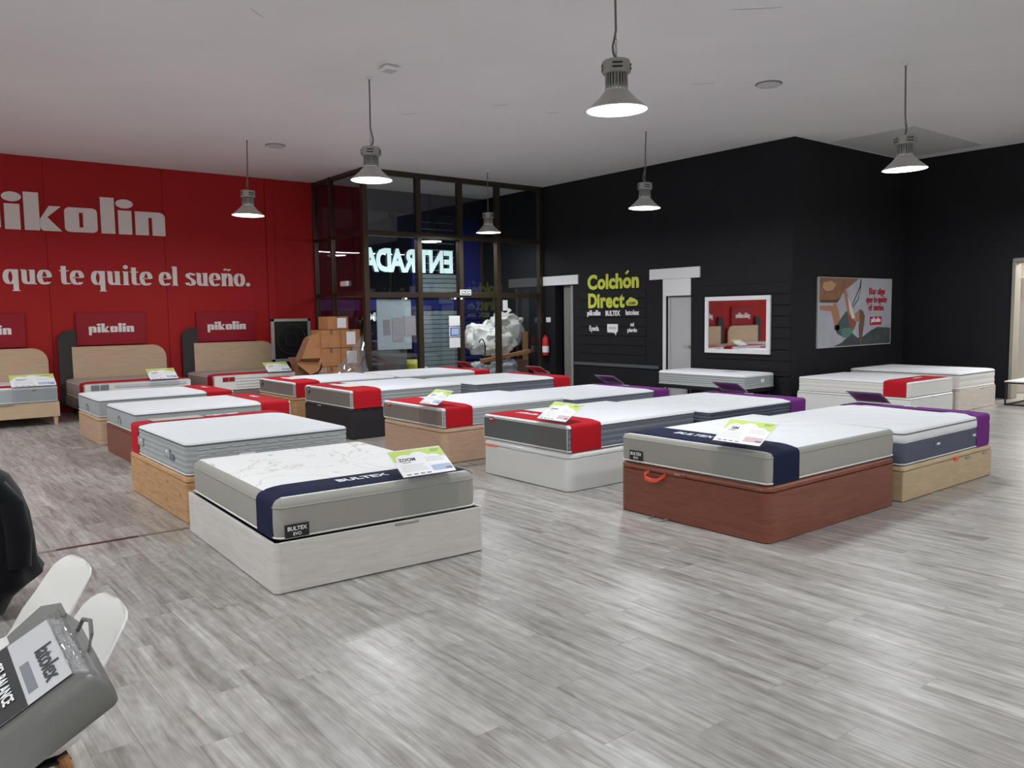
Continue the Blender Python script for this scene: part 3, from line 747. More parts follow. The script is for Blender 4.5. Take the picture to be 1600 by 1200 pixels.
def serif(word, width, depth, material, parent, x, y, p):
    gl = [serif_glyph(c) for c in word]
    tot = sum(q[3] for q in gl); s = width/tot; X = Vector(x); Y = Vector(y); Z = X.cross(Y); cur = 0
    for ch, (strokes, boxes, discs, adv) in zip(word, gl):
        g = G()
        f = lambda u, v, w: tuple(Vector(p)+X*((u+cur)*s)+Y*(v*s*0.9)+Z*w)
        lay = 0
        for path in strokes:
            thin = 0.03 if ch != 'ñ' or path[0][1] < 1.2 else 0.05
            Lp, Rp = nib(path, 0.145 if path[0][1] < 1.2 or ch == 't' else 0.06, thin)
            for i in range(len(path)-1):
                q = [Lp[i], Lp[i+1], Rp[i+1], Rp[i]]
                g.prism(q, 0, depth*(1+0.02*(i % 2)), f)
        for (x0, y0, x1, y1) in boxes:
            lay += 1; g.prism([(x0,y0),(x1,y0),(x1,y1),(x0,y1)], 0, depth*(1.04+0.03*lay), f)
        for (cx, cy, r) in discs: g.prism(arc(cx, cy, r, r, 0, 342, 19), 0, depth*1.3, f)
        if g.f: g.build('letter', material, parent, 0)
        cur += adv

RX, RZ = (1, 0, 0), (0, 0, 1)     # on the red wall: x to the right, z up
lg = thing('wall_logo_lettering', 'large off-white pikolin letters high on the red wall', 'lettering', (3.1, YF-0.022, 3.38))
logo('pikolin', 3.36, 0.03, MT['white_matte'], lg, RX, RZ, (0, 0, 0), xscale=0.79)
lg = thing('wall_slogan_lettering', 'off-white serif slogan que te quite el sueño. on the red wall', 'lettering', (1.95, YF-0.022, 2.40))
serif('que te quite el sueño.', 4.52, 0.02, MT['white_matte'], lg, RX, RZ, (0, 0, 0))

# black wall lettering (x axis of the text runs along -Y)
TX = (0, -1, 0)
lg = thing('shop_name_lettering', 'lime green Colchón Direct letters on the black wall', 'lettering', (XM-0.013, 12.52, 2.2))
for ch_x, word, z, h, w in ((0, 'Colchón', 0.225, 0.43, 1.55), (0, 'Direct', -0.185, 0.43, 1.12)):
    cell = 0
    me = text_mesh(word, h, 0.01, 0.018); ww = max(v.co.x for v in me.vertices)-min(v.co.x for v in me.vertices); bpy.data.meshes.remove(me)
    sx = w/ww
    cx = 0.0 if word == 'Colchón' else -0.2
    # letter by letter so that each one is its own piece
    acc = 0; widths = []
    for c in word.replace('ó', 'o'):
        me = text_mesh(c, h, 0.01, 0.018); xs_ = [v.co.x for v in me.vertices]; widths.append(max(xs_)-min(xs_)); bpy.data.meshes.remove(me)
    tot = sum(widths)+0.012*(len(word)-1); sx = w/tot; cur = -w/2
    for c, wd in zip(word, widths):
        if c == 'ó':
            q = -(cx+cur+wd*sx/2)
            G().prism([(-0.05,0.30),(0.03,0.37),(0.07,0.33),(-0.02,0.27)], 0, 0.012, lambda u, v, w: (-w, q-u, z-0.165+v)).build('letter', MT['lime'], lg)
            c = 'o'
        put_text('letter', c, h, MT['lime'], lg, TX, (0, 0, 1), (0, -(cx+cur+wd*sx/2), z-0.165), bold=0.018, sx=sx, depth=0.012, valign='BOTTOM_BASELINE')
        cur += (wd+0.012)*sx
def cloud(g, cx, cz, s, d0, d1):
    P = []
    for (x, z, r, a0, a1) in ((-.62,0,.38,250,100),(-.18,.28,.42,160,40),(.30,.22,.34,120,20),(.62,0,.38,80,-70)):
        for k in range(7):
            t = math.radians(a0+(a1-a0)*k/6); P.append((x+r*math.cos(t), z+r*math.sin(t)))
    g.prism([(cx+x*s, cz+z*s) for x, z in P], d0, d1, lambda u, v, w: (-w, -u, v))
g = G(); cloud(g, 0.58, -0.27, 0.17, 0, 0.012); cl = g.build('cloud_mark', MT['lime'], lg)
put_text('lettering', '.com', 0.11, MT['ink'], cl, TX, (0, 0, 1), (-0.014, -0.58, -0.27), bold=0.003, depth=0.004)
lg = thing('brand_list_lettering', 'two rows of small white brand names below the lime lettering', 'lettering', (XM-0.012, 12.52, 1.65))
logo('pikolin', 0.42, 0.008, MT['paper'], lg, TX, (0, 0, 1), (0, 0.58, 0.02), joined=True, name='brand_word', xscale=1.1)
put_text('brand_word', 'BULTEX', 0.15, MT['paper'], lg, TX, (0, 0, 1), (0, 0.0, 0.06), bold=0.006, sx=0.82, depth=0.008)
put_text('brand_word', 'latolex', 0.15, MT['paper'], lg, TX, (0, 0, 1), (0, -0.58, 0.07), bold=0.004, sx=0.95, depth=0.008)
put_text('brand_word', 'Epeda', 0.16, MT['paper'], lg, TX, (0, 0, 1), (0, 0.58, -0.27), bold=0.004, sx=0.8, depth=0.008)
g = G(); g.prism([(-.16,-.08),(.06,-.09),(.10,-.15),(.12,-.08),(.16,-.06),(.16,.10),(-.16,.10)], 0, 0.006, lambda u, v, w: (-w, -u, v-0.27)); bw = g.build('brand_badge', MT['paper'], lg)
G().box((-0.0085, -0.11, -0.28), (-0.006, 0.11, -0.23), 0.0005).build('badge_print', MT['ink_grey'], bw, 0)
put_text('brand_word', 'mi\npiardo', 0.12, MT['paper'], lg, TX, (0, 0, 1), (0, -0.58, -0.24), bold=0.004, sx=0.9, depth=0.008)

# red boards above the headboards
def logo_board(x0, x1, lab):
    r = thing('logo_board', lab, 'board', ((x0+x1)/2, YF-0.06, 1.25), group='red logo boards above the headboards')
    h = 0.62; w = x1-x0
    G().box((-w/2, -0.02, 0), (w/2, 0.03, h), 0.004).build('board', MT['red_board'], r)
    logo('pikolin', 0.80, 0.015, MT['white_matte'], r, RX, RZ, (0.0, -0.021, 0.24), joined=True, name='lettering', xscale=0.84)
logo_board(1.0, 2.24, 'dark red pikolin board cut by the left edge of the picture')
logo_board(3.07, 4.30, 'dark red pikolin board over the middle headboard')
logo_board(5.29, 6.53, 'dark red pikolin board over the headboard nearest the cartons')

# mirror
r = thing('wall_mirror', 'white framed rectangular mirror on the black wall', 'mirror', (XM-0.012, 9.275, 0.93))
hw, h = 0.725, 1.07
G().box((-0.028, -hw+0.07, 0.07), (-0.010, hw-0.07, h-0.07)).build('mirror_glass', MT['mirror'], r, 0)
for lo, hi in (((-0.045,-hw,0),(0,hw,0.08)), ((-0.045,-hw,h-0.08),(0,hw,h)), ((-0.045,-hw,0.08),(0,-hw+0.08,h-0.08)), ((-0.045,hw-0.08,0.08),(0,hw,h-0.08))):
    G().box(lo, hi, 0.006).build('frame_rail', MT['white'], r)

# poster: flat print in layers
r = thing('climbing_poster', 'poster of a climber under a rock overhang on the black wall', 'poster', (14.84, YP-0.025, 1.02))
PWD, PH = 2.68, 1.30
G().box((-PWD/2, -0.01, 0), (PWD/2, 0.025, PH), 0.004).build('board', mat('poster_edge', lin(190, 190, 192), 0.5), r)
def pl(pts, name, m, d):
    """outline in 0..100 poster units"""
    g = G(); g.prism([((x/100-0.5)*PWD, y/100*PH) for x, y in pts], 0.010+d*0.0012, 0.0108+d*0.0012, lambda u, v, w: (u, -w, v)); return g.build(name, m, r, 0)
pl([(1,1),(99,1),(99,99),(1,99)], 'print_sky', mat('poster_sky', lin(158, 160, 172), 0.5, var=0.22, vscale=1.6, rgb2=lin(186, 188, 194)), 0)
pl([(20,1.5),(30,6),(44,20),(52,12),(60,14),(70,22),(80,27),(99,25),(99,1.5)], 'print_hills', mat('poster_hills', lin(78, 84, 84), 0.6, var=0.4, vscale=4), 1)
rock = mat('poster_rock', lin(150, 108, 82), 0.6, var=0.4, vscale=5)
pl([(1,99),(52,99),(44,91),(36,84),(30,76),(27,68),(20,66),(10,64),(1,66)], 'print_rock', rock, 1)
pl([(6,92),(16,95),(22,90),(18,82),(10,80),(5,85)], 'print_rock', mat('poster_rock_light', lin(188, 150, 112), 0.6), 2)
pl([(2,68),(20,68),(27,70),(24,64),(2,64)], 'print_rock', mat('poster_rock_dark', lin(96, 64, 48), 0.6), 2)
skin = mat('poster_skin', lin(176, 122, 96), 0.6)
pl([(2,60),(18,60),(21,65),(24,58),(27,46),(28,30),(21,30),(18,44),(16,52),(2,54)], 'print_figure', skin, 3)
pl([(33,84),(36,80),(39,70),(41,60),(44,46),(48,40),(46,36),(40,40),(38,46),(36,56),(34,68),(32,78)], 'print_figure', skin, 3)
pl([(37,74),(40,66),(44,54),(47,42),(44,40),(40,52)], 'print_figure', mat('poster_skin_light', lin(226, 210, 198), 0.6), 4)
pl([(36,52),(44,40),(50,36),(48,28),(42,18),(38,24),(36,40)], 'print_figure', mat('poster_skin_dark', lin(140, 88, 68), 0.6), 4)
pl([(28,40),(36,52),(39,38),(42,22),(38,14),(30,16),(24,20),(22,30)], 'print_figure', mat('poster_shorts', lin(74, 92, 92), 0.6), 5)
pl([(28,26),(40,28),(46,24),(40,14),(32,13)], 'print_figure', mat('poster_top', lin(92, 132, 118), 0.6), 6)
pl([(21,32),(27,32),(27,27),(24,23),(20,27)], 'print_figure', MT['ink'], 5)
pl([(48,48),(53,52),(55,44),(53,36),(49,37)], 'print_figure', skin, 5)
hair = mat('poster_hair', lin(112, 84, 66), 0.6)
pl([(53,54),(58,52),(61,44),(60,30),(58,14),(57,3),(54,3),(54,14),(53,28),(54,38)], 'print_hair', hair, 6)
for a in ([(54.6,98.5),(53,86),(47,70),(43,60)], [(54.6,98.5),(54,84),(51,68),(44,57)]):
    g = G(); g.tube([((x/100-.5)*PWD, -0.021, y/100*PH) for x, y in a], 0.006, 6); g.build('print_rope', MT['ink'], r)
RINK = mat('poster_red_ink', lin(186, 44, 58), 0.6)
for k, (t, z) in enumerate((('Haz algo', 80), ('que te quite', 68), ('el sueño.', 56))):
    wd = (0.62, 0.80, 0.60)[k]
    pw = thing('tmp', 'x', 'x'); pw.name = 'print_lettering'; pw.parent = r
    for key in ('label', 'category'): del pw[key]
    serif(t, wd, 0.002, RINK, pw, RX, RZ, (0.275*PWD-wd/2, -0.021, (z-4)/100*PH))
b_ = pl([(68.5,30),(85.5,30.5),(85.5,43),(68.5,42.5)], 'print_badge', mat('poster_red_badge', lin(190, 30, 48), 0.6), 3)
logo('pikolin', 0.36, 0.002, MT['paper'], b_, RX, RZ, (0.27*PWD, -0.0155, 34.5/100*PH), joined=True, name='lettering', xscale=1.0)

# fire extinguisher, switch, bucket at the black wall
r = thing('fire_extinguisher', 'red fire extinguisher on the black wall beside the lobby', 'extinguisher', (XM-0.10, 14.66, 0.74))
G().lathe([(0,0),(0.075,0.0),(0.082,0.015),(0.082,0.36),(0.07,0.42),(0.03,0.455),(0.03,0.48),(0,0.48)], 20).build('cylinder', MT['ext_red'], r)
G().lathe([(0.0835,0.07),(0.0835,0.22)], 20).build('label', MT['paper'], r)
g = G(); g.box((-0.02,-0.02,0.48),(0.02,0.02,0.53),0.004); g.box((-0.09,-0.012,0.52),(0.02,0.012,0.535),0.003); g.box((-0.08,-0.01,0.495),(0.0,0.01,0.505),0.003); g.build('valve', MT['black_metal'], r)
G().tube([(0.02,0,0.5),(0.06,0.05,0.48),(0.075,0.06,0.38),(0.07,0.06,0.2),(0.06,0.06,0.08)], 0.010, 8).build('hose', MT['black_metal'], r)
r = thing('wall_switch', 'white switch plate above the fire extinguisher', 'switch', (XM, 14.66, 1.58))
G().box((-0.012,-0.08,-0.06),(0,0.08,0.06),0.004).build('plate', MT['white'], r)
for k in (-0.04, 0.04): G().box((-0.018,k-0.025,-0.03),(-0.012,k+0.025,0.03),0.002).build('rocker', MT['paper'], r)
r = thing('bucket', 'grey plastic bucket on the floor beside the doorway', 'bucket', (12.35, 14.5, 0))
G().lathe([(0.0,0.0),(0.13,0.0),(0.14,0.01),(0.17,0.36),(0.185,0.365),(0.185,0.38),(0.165,0.38),(0.13,0.02),(0,0.02)], 24).build('pail', MT['bucket'], r)
G().tube([(0.18*math.cos(t), 0.18*math.sin(t)*.9, 0.36-0.06*math.sin(t)) for t in (math.pi*k/10 for k in range(11))], 0.004, 6).build('handle', MT['steel'], r)

# threshold strip in the floor left of the first bed
r = thing('floor_strip', 'dark red and taupe joint strip across the floor beside the front bed', 'floor strip', (0, 6.83, 0))
G().box((-1.2,-0.02,0),(1.0,0.02,0.004),0.002).build('strip_piece', MT['threshold_grey'], r)
G().box((1.0,-0.022,0),(1.58,0.022,0.005),0.002).build('strip_piece', MT['threshold'], r)
G().box((1.58,-0.02,0),(1.97,0.02,0.004),0.002).build('strip_piece', MT['threshold_grey'], r)

# ------------------------------------------------------------------ beds
def rrect(x0, x1, y0, y1, r, n=5):
    r = max(0.002, min(r, (x1-x0)/2-0.001, (y1-y0)/2-0.001)); P = []
    for cx, cy, a in ((x0+r,y0+r,180),(x1-r,y0+r,270),(x1-r,y1-r,0),(x0+r,y1-r,90)):
        for k in range(n+1):
            t = math.radians(a+90*k/n); P.append((cx+r*math.cos(t), cy+r*math.sin(t)))
    return P

# local axes of every bed: x from the foot (0) to the head (L), y across, z up
def base(name, label, loc, rz, L, W, h, lid, m, r=0.05, style='box', handle=None, m2=None):
    root = thing(name, label, 'bed base', loc, rz)
    t = 0.022; r_ = max(r, 0.012); hw = W/2
    G().box((0, -hw+r_, 0.006), (t, hw-r_, h), 0.002).build('front_panel', m, root)
    G().box((L-t, -hw+r_, 0.006), (L, hw-r_, h), 0.002).build('back_panel', m, root)
    for s in (-1, 1):
        y0, y1 = (hw-t, hw) if s > 0 else (-hw, -hw+t)
        G().box((r_, y0, 0.006), (L-r_, y1, h), 0.002).build('side_panel', m, root)
        for fx, sx in ((0, 1), (L, -1)):
            P = []
            for k in range(7):
                a = math.radians(90*k/6); P.append((fx+sx*(r_-r_*math.cos(a)), s*(hw-r_+r_*math.sin(a))))
            Q = [(fx+sx*(r_-(r_-t*.6)*math.cos(math.radians(90*k/6))), s*(hw-r_+(r_-t*.6)*math.sin(math.radians(90*k/6)))) for k in range(7)]
            if r_ <= 0.015: Q = [(fx+sx*r_, s*(hw-r_))]
            G().prism(P+Q[::-1], 0.006, h).build('corner_post', m, root)
    G().box((0.03, -hw+0.03, 0.0), (L-0.03, hw-0.03, h-0.02)).build('inner_box', MT['label_black'], root, 0)
    if lid > 0:
        prof = [(0.006, 0.004), (0.0, 0.012), (0.0, lid*0.55), (0.008, lid*0.85), (0.022, lid)]
        rings = [[(x, y, h+z) for x, y in rrect(i, L-i, -hw+i, hw-i, max(r_, 0.03))] for i, z in prof]
        G().loft(rings, True, True).build('lid', m2 or m, root)
        ztop = h+lid
    else:
        ztop = h
    if handle:
        hy, hwid, hm = handle
        if lid > 0: G().box((-0.008, hy-hwid/2, h+0.004), (0.004, hy+hwid/2, h+lid*0.62), 0.003).build('pull', hm, root)
        else: G().box((-0.010, hy-hwid/2, h-0.022), (0.004, hy+hwid/2, h-0.004), 0.003).build('pull', hm, root)
    return root

class Mat:
    """rounded mattress: remembers its own surface so that runners can follow it"""
    def __init__(self, L, W, z0, z1, rc=0.05, re=0.03, crown=0.014, inset=0.012):
        self.x0, self.x1, self.hw = inset, L-inset, W/2-inset
        self.z0, self.z1, self.rc, self.re, self.crown = z0, z1, rc, re, crown
    def half(self, x):
        u = min(x-self.x0, self.x1-x)
        if u >= self.rc: return self.hw
        u = max(u, 0.0)
        return self.hw-(self.rc-math.sqrt(max(0, self.rc**2-(self.rc-u)**2)))
    def top(self, d):
        """height at distance d in from the edge"""
        z = self.z1
        if d < self.re: z = self.z1-self.re+math.sqrt(max(0, self.re**2-(self.re-d)**2))
        s = max(0, min(1, (d-0.0)/0.16)); s = s*s*(3-2*s)
        return z+self.crown*s

def mattress(label, loc, rz, m, side, top, ribs=0, foot=None, foot_h=1.0, pipe='piping', pipe_low='piping', group=None, collar=0.0, puff=0.0, wrap=0.0):
    root = thing('mattress', label, 'mattress', loc, rz, group)
    ring = lambda i, z: [(x, y, z) for x, y in rrect(m.x0+i, m.x1-i, -m.hw+i, m.hw-i, m.rc-i, 6)]
    zs = m.z1-m.re
    prof = [(0.012, m.z0), (0.003, m.z0+0.012)]
    if ribs:
        n = ribs; zz0, zz1 = m.z0+0.016, zs-collar-0.002
        for k in range(n):
            a = zz0+(zz1-zz0)*k/n; b = zz0+(zz1-zz0)*(k+1)/n
            prof += [(0.007, a), (0.001, a+(b-a)*.25), (0.0, a+(b-a)*.5), (0.001, a+(b-a)*.75)]
        prof += [(0.007, zs-collar)]
    else:
        prof += [(0.0, m.z0+0.05), (-0.003, (m.z0+zs)/2), (0.0, zs-collar)]
    G().loft([ring(i, z) for i, z in prof], True, False).build('border', side, root, 60)
    if wrap > 0:
        G().loft([ring(d, m.top(d)) for d in (0.0, 0.004, 0.010, 0.018, 0.028, 0.04, wrap) if d <= wrap]).build('edge_border', side, root, 60)
    if collar > 0:
        G().loft([ring(i, z) for i, z in ((0.006, zs-collar), (-0.004, zs-collar+0.012), (-0.005, zs-collar*.5), (-0.002, zs-0.008), (0.004, zs))], False, False).build('pillow_collar', top, root, 60)
    ds = [0.0, 0.004, 0.010, 0.018, 0.028, 0.045, 0.07, 0.11, 0.16, 0.24, 0.34, 0.46, 0.58]
    ds = [d for d in ds if wrap <= d < m.hw-0.05]
    if wrap: ds = [wrap]+[d for d in ds if d > wrap]
    rings = []
    for d in ds:
        rg = ring(d, m.top(d))
        if puff and d > 0.02:
            rg = [(x, y, z+puff*(noise.noise(Vector((x*7, y*7, m.z1*3)))-0.2)) for x, y, z in rg]
        rings.append(rg)
    G().loft(rings, False, True).build('top_panel', top, root, 60)
    G().tube([p for p in ring(-0.001, zs)], 0.006, 6, True).build('piping', MT[pipe], root)
    G().tube([p for p in ring(-0.001, m.z0+0.014)], 0.006, 6, True).build('piping', MT[pipe_low], root)
    if foot:
        zA, zB = m.z0+0.022, m.z1-0.012
        P = rrect(-m.hw+0.016, m.hw-0.016, zA, zB, 0.012, 3)
        G().prism(P, -0.003, 0.006, lambda u, v, w: (m.x0-w+0.002, u, v)).build('foot_panel', foot, root)
        g = G(); g.tube([(m.x0-0.006, u, v) for u, v in P], 0.003, 5, True); g.build('piping', MT[pipe], root)
    return root

def tag_label(parent, m, y, z, w, h, material, text=None, tm=None, x=None, sub=None):
    x = m.x0-0.008 if x is None else x
    o = G().box((x-0.003, y-w/2, z-h/2), (x, y+w/2, z+h/2), 0.001).build('brand_label', material, parent, 0)
    # seen from the foot the reading direction is -y
    if text: put_text('lettering', text, h*0.42, tm or MT['paper'], o, (0, -1, 0), (0, 0, 1), (x-0.0045, y, z+h*0.16), bold=0.001, depth=0.001)
    if sub: put_text('lettering', sub, h*0.34, tm or MT['paper'], o, (0, -1, 0), (0, 0, 1), (x-0.0045, y, z-h*0.24), bold=0.0005, depth=0.001)
    return o

def side_label(parent, m, s, x, z, w, h, material):
    y = s*(m.hw+0.002)
    G().box((x-w/2, min(y, y+s*0.004), z-h/2), (x+w/2, max(y, y+s*0.004), z+h/2), 0.001).build('side_label', material, parent, 0)

def runner(name, label, loc, rz, m, xa, xb, material, drop=None, word=None, wsize=0.1, logo_word=False, droop=None, wy=0.0, ruffle=0.0):
    root = thing(name, label, 'runner', loc, rz)
    zl = m.z0+0.004 if drop is None else m.z1-drop
    def path(x):
        hw = m.half(x); ex = min(x-m.x0, m.x1-x); P = []
        e = 0.007
        zs = m.z1-m.re
        for s in (-1, 1):
            col = []
            for k in range(5):
                z = zl+(zs-zl)*k/4
                w = ruffle*(1+math.sin(x*38+k*1.3))*(1-k/4)
                col.append((s*(hw+e+w), z))
            for k in range(1, 6):
                a = math.radians(90*k/5)
                col.append((s*(hw-m.re+(m.re+e)*math.cos(a)), zs+(m.re+e)*math.sin(a)))
            for d in (0.06, 0.11, 0.17, 0.3, 0.5):
                if d < hw-0.02: col.append((s*(hw-d), None, d))
            P.append(col)
        pts = P[0]+P[1][::-1]
        out = []
        for q in pts:
            if len(q) == 3:
                d = min(q[2], max(ex, m.re)); out.append((x, q[0], m.top(d)+0.007))
            else:
                y, z = q
                if z > m.z1-m.re:
                    z = min(z, m.top(max(ex, 0.012))+0.007) if ex < m.re else z
                out.append((x, y, z))
        return out
    n = 9; rings = [path(xa+(xb-xa)*k/(n-1)) for k in range(n)]
    g = G(); N_ = len(rings[0])
    g.loft(rings, False, False, closed=False)
    inner = [[(x, y-0.003*(1 if y > 0 else -1) if z < m.z1-m.re else y, z-0.003 if z >= m.z1-m.re else z) for x, y, z in r_] for r_ in rings]
    g.loft(inner[::-1], False, False, closed=False)
    g.loft([rings[0], inner[0]], closed=False); g.loft([inner[-1], rings[-1]], closed=False)
    g.build('cloth', material, root, 50)
    if word:
        xm = (xa+xb)/2; z = m.top(max(xm-m.x0, 0.05))+0.0095
        z = m.top(0.3)+0.0095
        if logo_word:
            logo(word, wsize*4.2, 0.0012, MT['paper'], root, (0, -1, 0), (1, 0, 0), (xm-wsize*0.35, wy, z), joined=True, name='lettering')
        else:
            put_text('lettering', word, wsize, MT['paper'], root, (0, -1, 0), (1, 0, 0), (xm, wy, z), bold=0.003, depth=0.0012, sx=0.92)
    return root

def sign(label, loc, rz, m, y, w=0.44, title=None, back=None, lift=0.03, pic='ink_blue', group='price signs on the beds', xf=0.0, rise=0.155, run=0.25):
    """clear acrylic stand hooked over the foot of a mattress, card tilted towards the foot"""
    root = thing('price_sign', label, 'sign', loc, rz, group)
    z1 = m.z1+m.crown+lift; x = m.x0-0.022+xf
    A = Vector((x, y, z1)); U = Vector((0, -1, 0)); V = Vector((run, 0, rise)).normalized(); Nn = U.cross(V)
    dep = math.hypot(run, rise)
    P = lambda u, v, n: tuple(A+U*u+V*v+Nn*n)
    def slab(u0, u1, v0, v1, n0, n1, name, m_, parent=root):
        g = G(); g.prism([(u0,v0),(u1,v0),(u1,v1),(u0,v1)], n0, n1, P); return g.build(name, m_, parent, 0)
    slab(-w/2, w/2, 0, dep, -0.005, -0.001, 'acrylic_panel', MT['acrylic'])
    g = G(); g.box((x-0.002, y-w/2, m.z0-0.004), (x+0.002, y+w/2, z1)); g.build('acrylic_riser', MT['acrylic'], root, 0)
    c = slab(-w/2+0.008, w/2-0.008, 0.008, dep-0.008, 0.0, 0.002, 'card', MT['paper'])
    # lime band with a cloud shaped lower edge
    W0 = w-0.02; D0 = dep-0.012
    band = [(-W0/2, D0-0.004), (-W0/2, D0*0.58)]
    for (cx, cv, r_, a0, a1) in ((-W0*.27, .64, W0*.18, 195, 50), (W0*.0, .70, W0*.18, 140, 35), (W0*.26, .56, W0*.18, 110, 30)):
        for k in range(7):
            t = math.radians(a0+(a1-a0)*k/6)
            band.append((cx+r_*math.cos(t), min(D0*0.955, D0*cv+r_*0.72*math.sin(t))))
    band += [(W0/2, D0*0.62), (W0/2, D0-0.004)]
    g = G(); g.prism(band, 0.002, 0.0026, P); g.build('lime_band', MT['paper_lime'], c, 0)
    if title: put_text('title', title, w*0.10, MT['ink'], c, U, V, P(-w*.24, dep*0.60, 0.0034), bold=0.0008, depth=0.0008)
    else: slab(-w*.36, -w*.12, dep*.575, dep*.625, 0.0026, 0.003, 'text_line', MT['label_grey'], c)
    slab(-w*.35, -w*.20, dep*.495, dep*.515, 0.0026, 0.003, 'text_line', MT['label_grey'], c)
    for k in range(4): slab(-w*.42, -w*.42+w*random.uniform(.36,.46), dep*(.40-.065*k), dep*(.415-.065*k), 0.002, 0.0026, 'text_line', MT['ink_grey'], c)
    for k in range(3): slab(w*.08, w*.40, dep*(.60-.06*k), dep*(.615-.06*k), 0.002, 0.0026, 'text_line', MT['ink_grey'], c)
    slab(w*.10, w*.46, dep*.12, dep*.32, 0.002, 0.0026, 'product_picture', MT[pic], c)
    slab(w*.34, w*.46, dep*.14, dep*.20, 0.0026, 0.003, 'price_box', MT['label_grey'], c)
    for k in range(4): slab(-w*.40+k*w*.12, -w*.40+k*w*.12+w*.08, dep*.07, dep*.105, 0.002, 0.0026, 'text_line', MT['label_grey'], c)
    slab(w*.26, w*.44, dep*.86, dep*.875, 0.0026, 0.003, 'text_line', MT['ink'], c)
    slab(w*.26, w*.40, dep*.81, dep*.825, 0.0026, 0.003, 'text_line', MT['ink'], c)
    if back:
        slab(-w/2+0.03, w/2-0.03, 0.03, dep-0.03, -0.0072, -0.0056, 'card_back_print', MT[back])
        slab(-w/2+0.008, w/2-0.008, 0.008, dep-0.008, -0.0056, -0.0051, 'card_back', MT['back_edge'])
    return root

R90, R180 = math.pi/2, math.pi
EMB = 0.002
def zmat(h, lid): return h+lid+EMB

# ---- front bed (white base, navy runner)
loc, rz = (2.655, 4.735, 0), R90-math.radians(2.2)
L, W = 1.98, 1.57
base('storage_bed_base', 'whitewashed storage bed base of the nearest bed, front left', loc, rz, L, W, 0.325, 0, MT['whitewash'], 0.045, handle=(-0.15, 0.18, MT['steel']))
m = Mat(L-0.03, W-0.05, 0.329, 0.585, 0.07, 0.05, 0.02); m.x0 += 0.02
MT['pipe_taupe'] = MT['m_taupe']
mm = mattress('nearest mattress, taupe sides and patterned white top, on the whitewashed base', loc, rz, m, MT['m_taupe'], MT['m_white_lines'], pipe='pipe_taupe', wrap=0.045)
tag_label(mm, m, 0.62, 0.385, 0.16, 0.085, MT['label_black'], 'BULTEX', sub='EVO')
runner('mattress_runner', 'navy BULTEX runner across the foot of the nearest mattress', loc, rz, m, 0.095, 0.38, MT['r_navy'], word='BULTEX', wsize=0.115, wy=0.06)
sign('lime and white ZOOM price sign on the nearest mattress', loc, rz, m, -0.36, title='ZOOM', xf=0.01, lift=0.008)

# ---- second bed behind it (oak base, quilted)
loc, rz = (2.76, 8.80, 0), -R90
L, W = 1.86, 1.52
base('storage_bed_base', 'knotty oak storage bed base behind the nearest bed', loc, rz, L, W, 0.345, 0.055, MT['oak'], 0.03)
m = Mat(L, W, zmat(.345,.055), 0.685, 0.06, 0.025, 0.016)
mm = mattress('grey quilted mattress with white top on the knotty oak base', loc, rz, m, MT['m_grey'], MT['m_quilt'], ribs=5, pipe='piping_dark')
side_label(mm, m, 1, 1.45, 0.52, 0.12, 0.05, MT['paper']); side_label(mm, m, -1, 1.45, 0.52, 0.12, 0.06, MT['m_steel'])
G().box((m.x1+0.002, -0.30, 0.49), (m.x1+0.008, -0.16, 0.55), 0.001).build('side_label', MT['paper'], mm, 0)
# stitched channels on the near end
for z in (0.455, 0.51, 0.565, 0.62):
    g = G()
    for k in range(9):
        y = -0.6+k*0.15; g.box((m.x1-0.002, y-0.055, z-0.002), (m.x1+0.004, y+0.055, z+0.002), 0.001)
    g.build('stitching', MT['piping'], mm)
for hx in (0.42, 1.30):
    G().box((hx-0.09, -m.hw-0.008, 0.505), (hx+0.09, -m.hw-0.002, 0.585), 0.003).build('fabric_handle', MT['m_grey'], mm)
    G().box((hx-0.01, -m.hw-0.011, 0.545), (hx+0.04, -m.hw-0.008, 0.57), 0.001).build('side_label', MT['paper'], mm)
runner('mattress_runner', 'red runner on the mattress over the knotty oak base', loc, rz, m, 0.042, 0.34, MT['r_red'], word='pikolin', wsize=0.08, logo_word=True, wy=0.12)
r = thing('price_card', 'pale card lying on the red runner of the quilted mattress', 'card', (loc[0], loc[1], 0), rz)
G().box((0.09, -0.60, m.z1+0.026), (0.31, -0.10, m.z1+0.029)).build('card', mat('pale_beige_card', lin(198, 188, 182), 0.5), r, 0)

# ---- third and fourth beds, lengthways
def simple(loc, rz, L, W, h, lid, z1, bm, blab, mlab, side, top, ribs=0, rc=0.03, r=0.03, **kw):
    base('storage_bed_base', blab, loc, rz, L, W, h, lid, MT[bm], r, handle=kw.pop('handle', None))
    m = Mat(L, W, zmat(h, lid), z1, rc, kw.pop('re', 0.03), kw.pop('crown', 0.014))
    return m, mattress(mlab, loc, rz, m, MT[side], MT[top], ribs, **kw)
loc, rz = (4.34, 10.93, 0), R180
m, mm = simple(loc, rz, 1.96, 1.48, 0.345, 0.03, 0.625, 'brownwood', 'red-brown storage bed base half hidden behind the knotty oak base', 'mattress with pale grey border on the half hidden red-brown base', 'm_grey', 'm_white_fine', pipe='piping_dark')
g = G(); g.tube([(m.x1+0.004,-0.05,0.43),(m.x1+0.012,-0.06,0.50),(m.x1+0.014,0,0.53),(m.x1+0.012,0.06,0.50),(m.x1+0.004,0.05,0.43)], 0.0035, 6); g.build('fabric_handle', MT['piping_dark'], mm)
runner('mattress_runner', 'red runner on the mattress over the half hidden red-brown base', loc, rz, m, 0.042, 0.42, MT['r_red'], word='pikolin', wsize=0.06, logo_word=True)
loc, rz = (4.30, 12.92, 0), R180
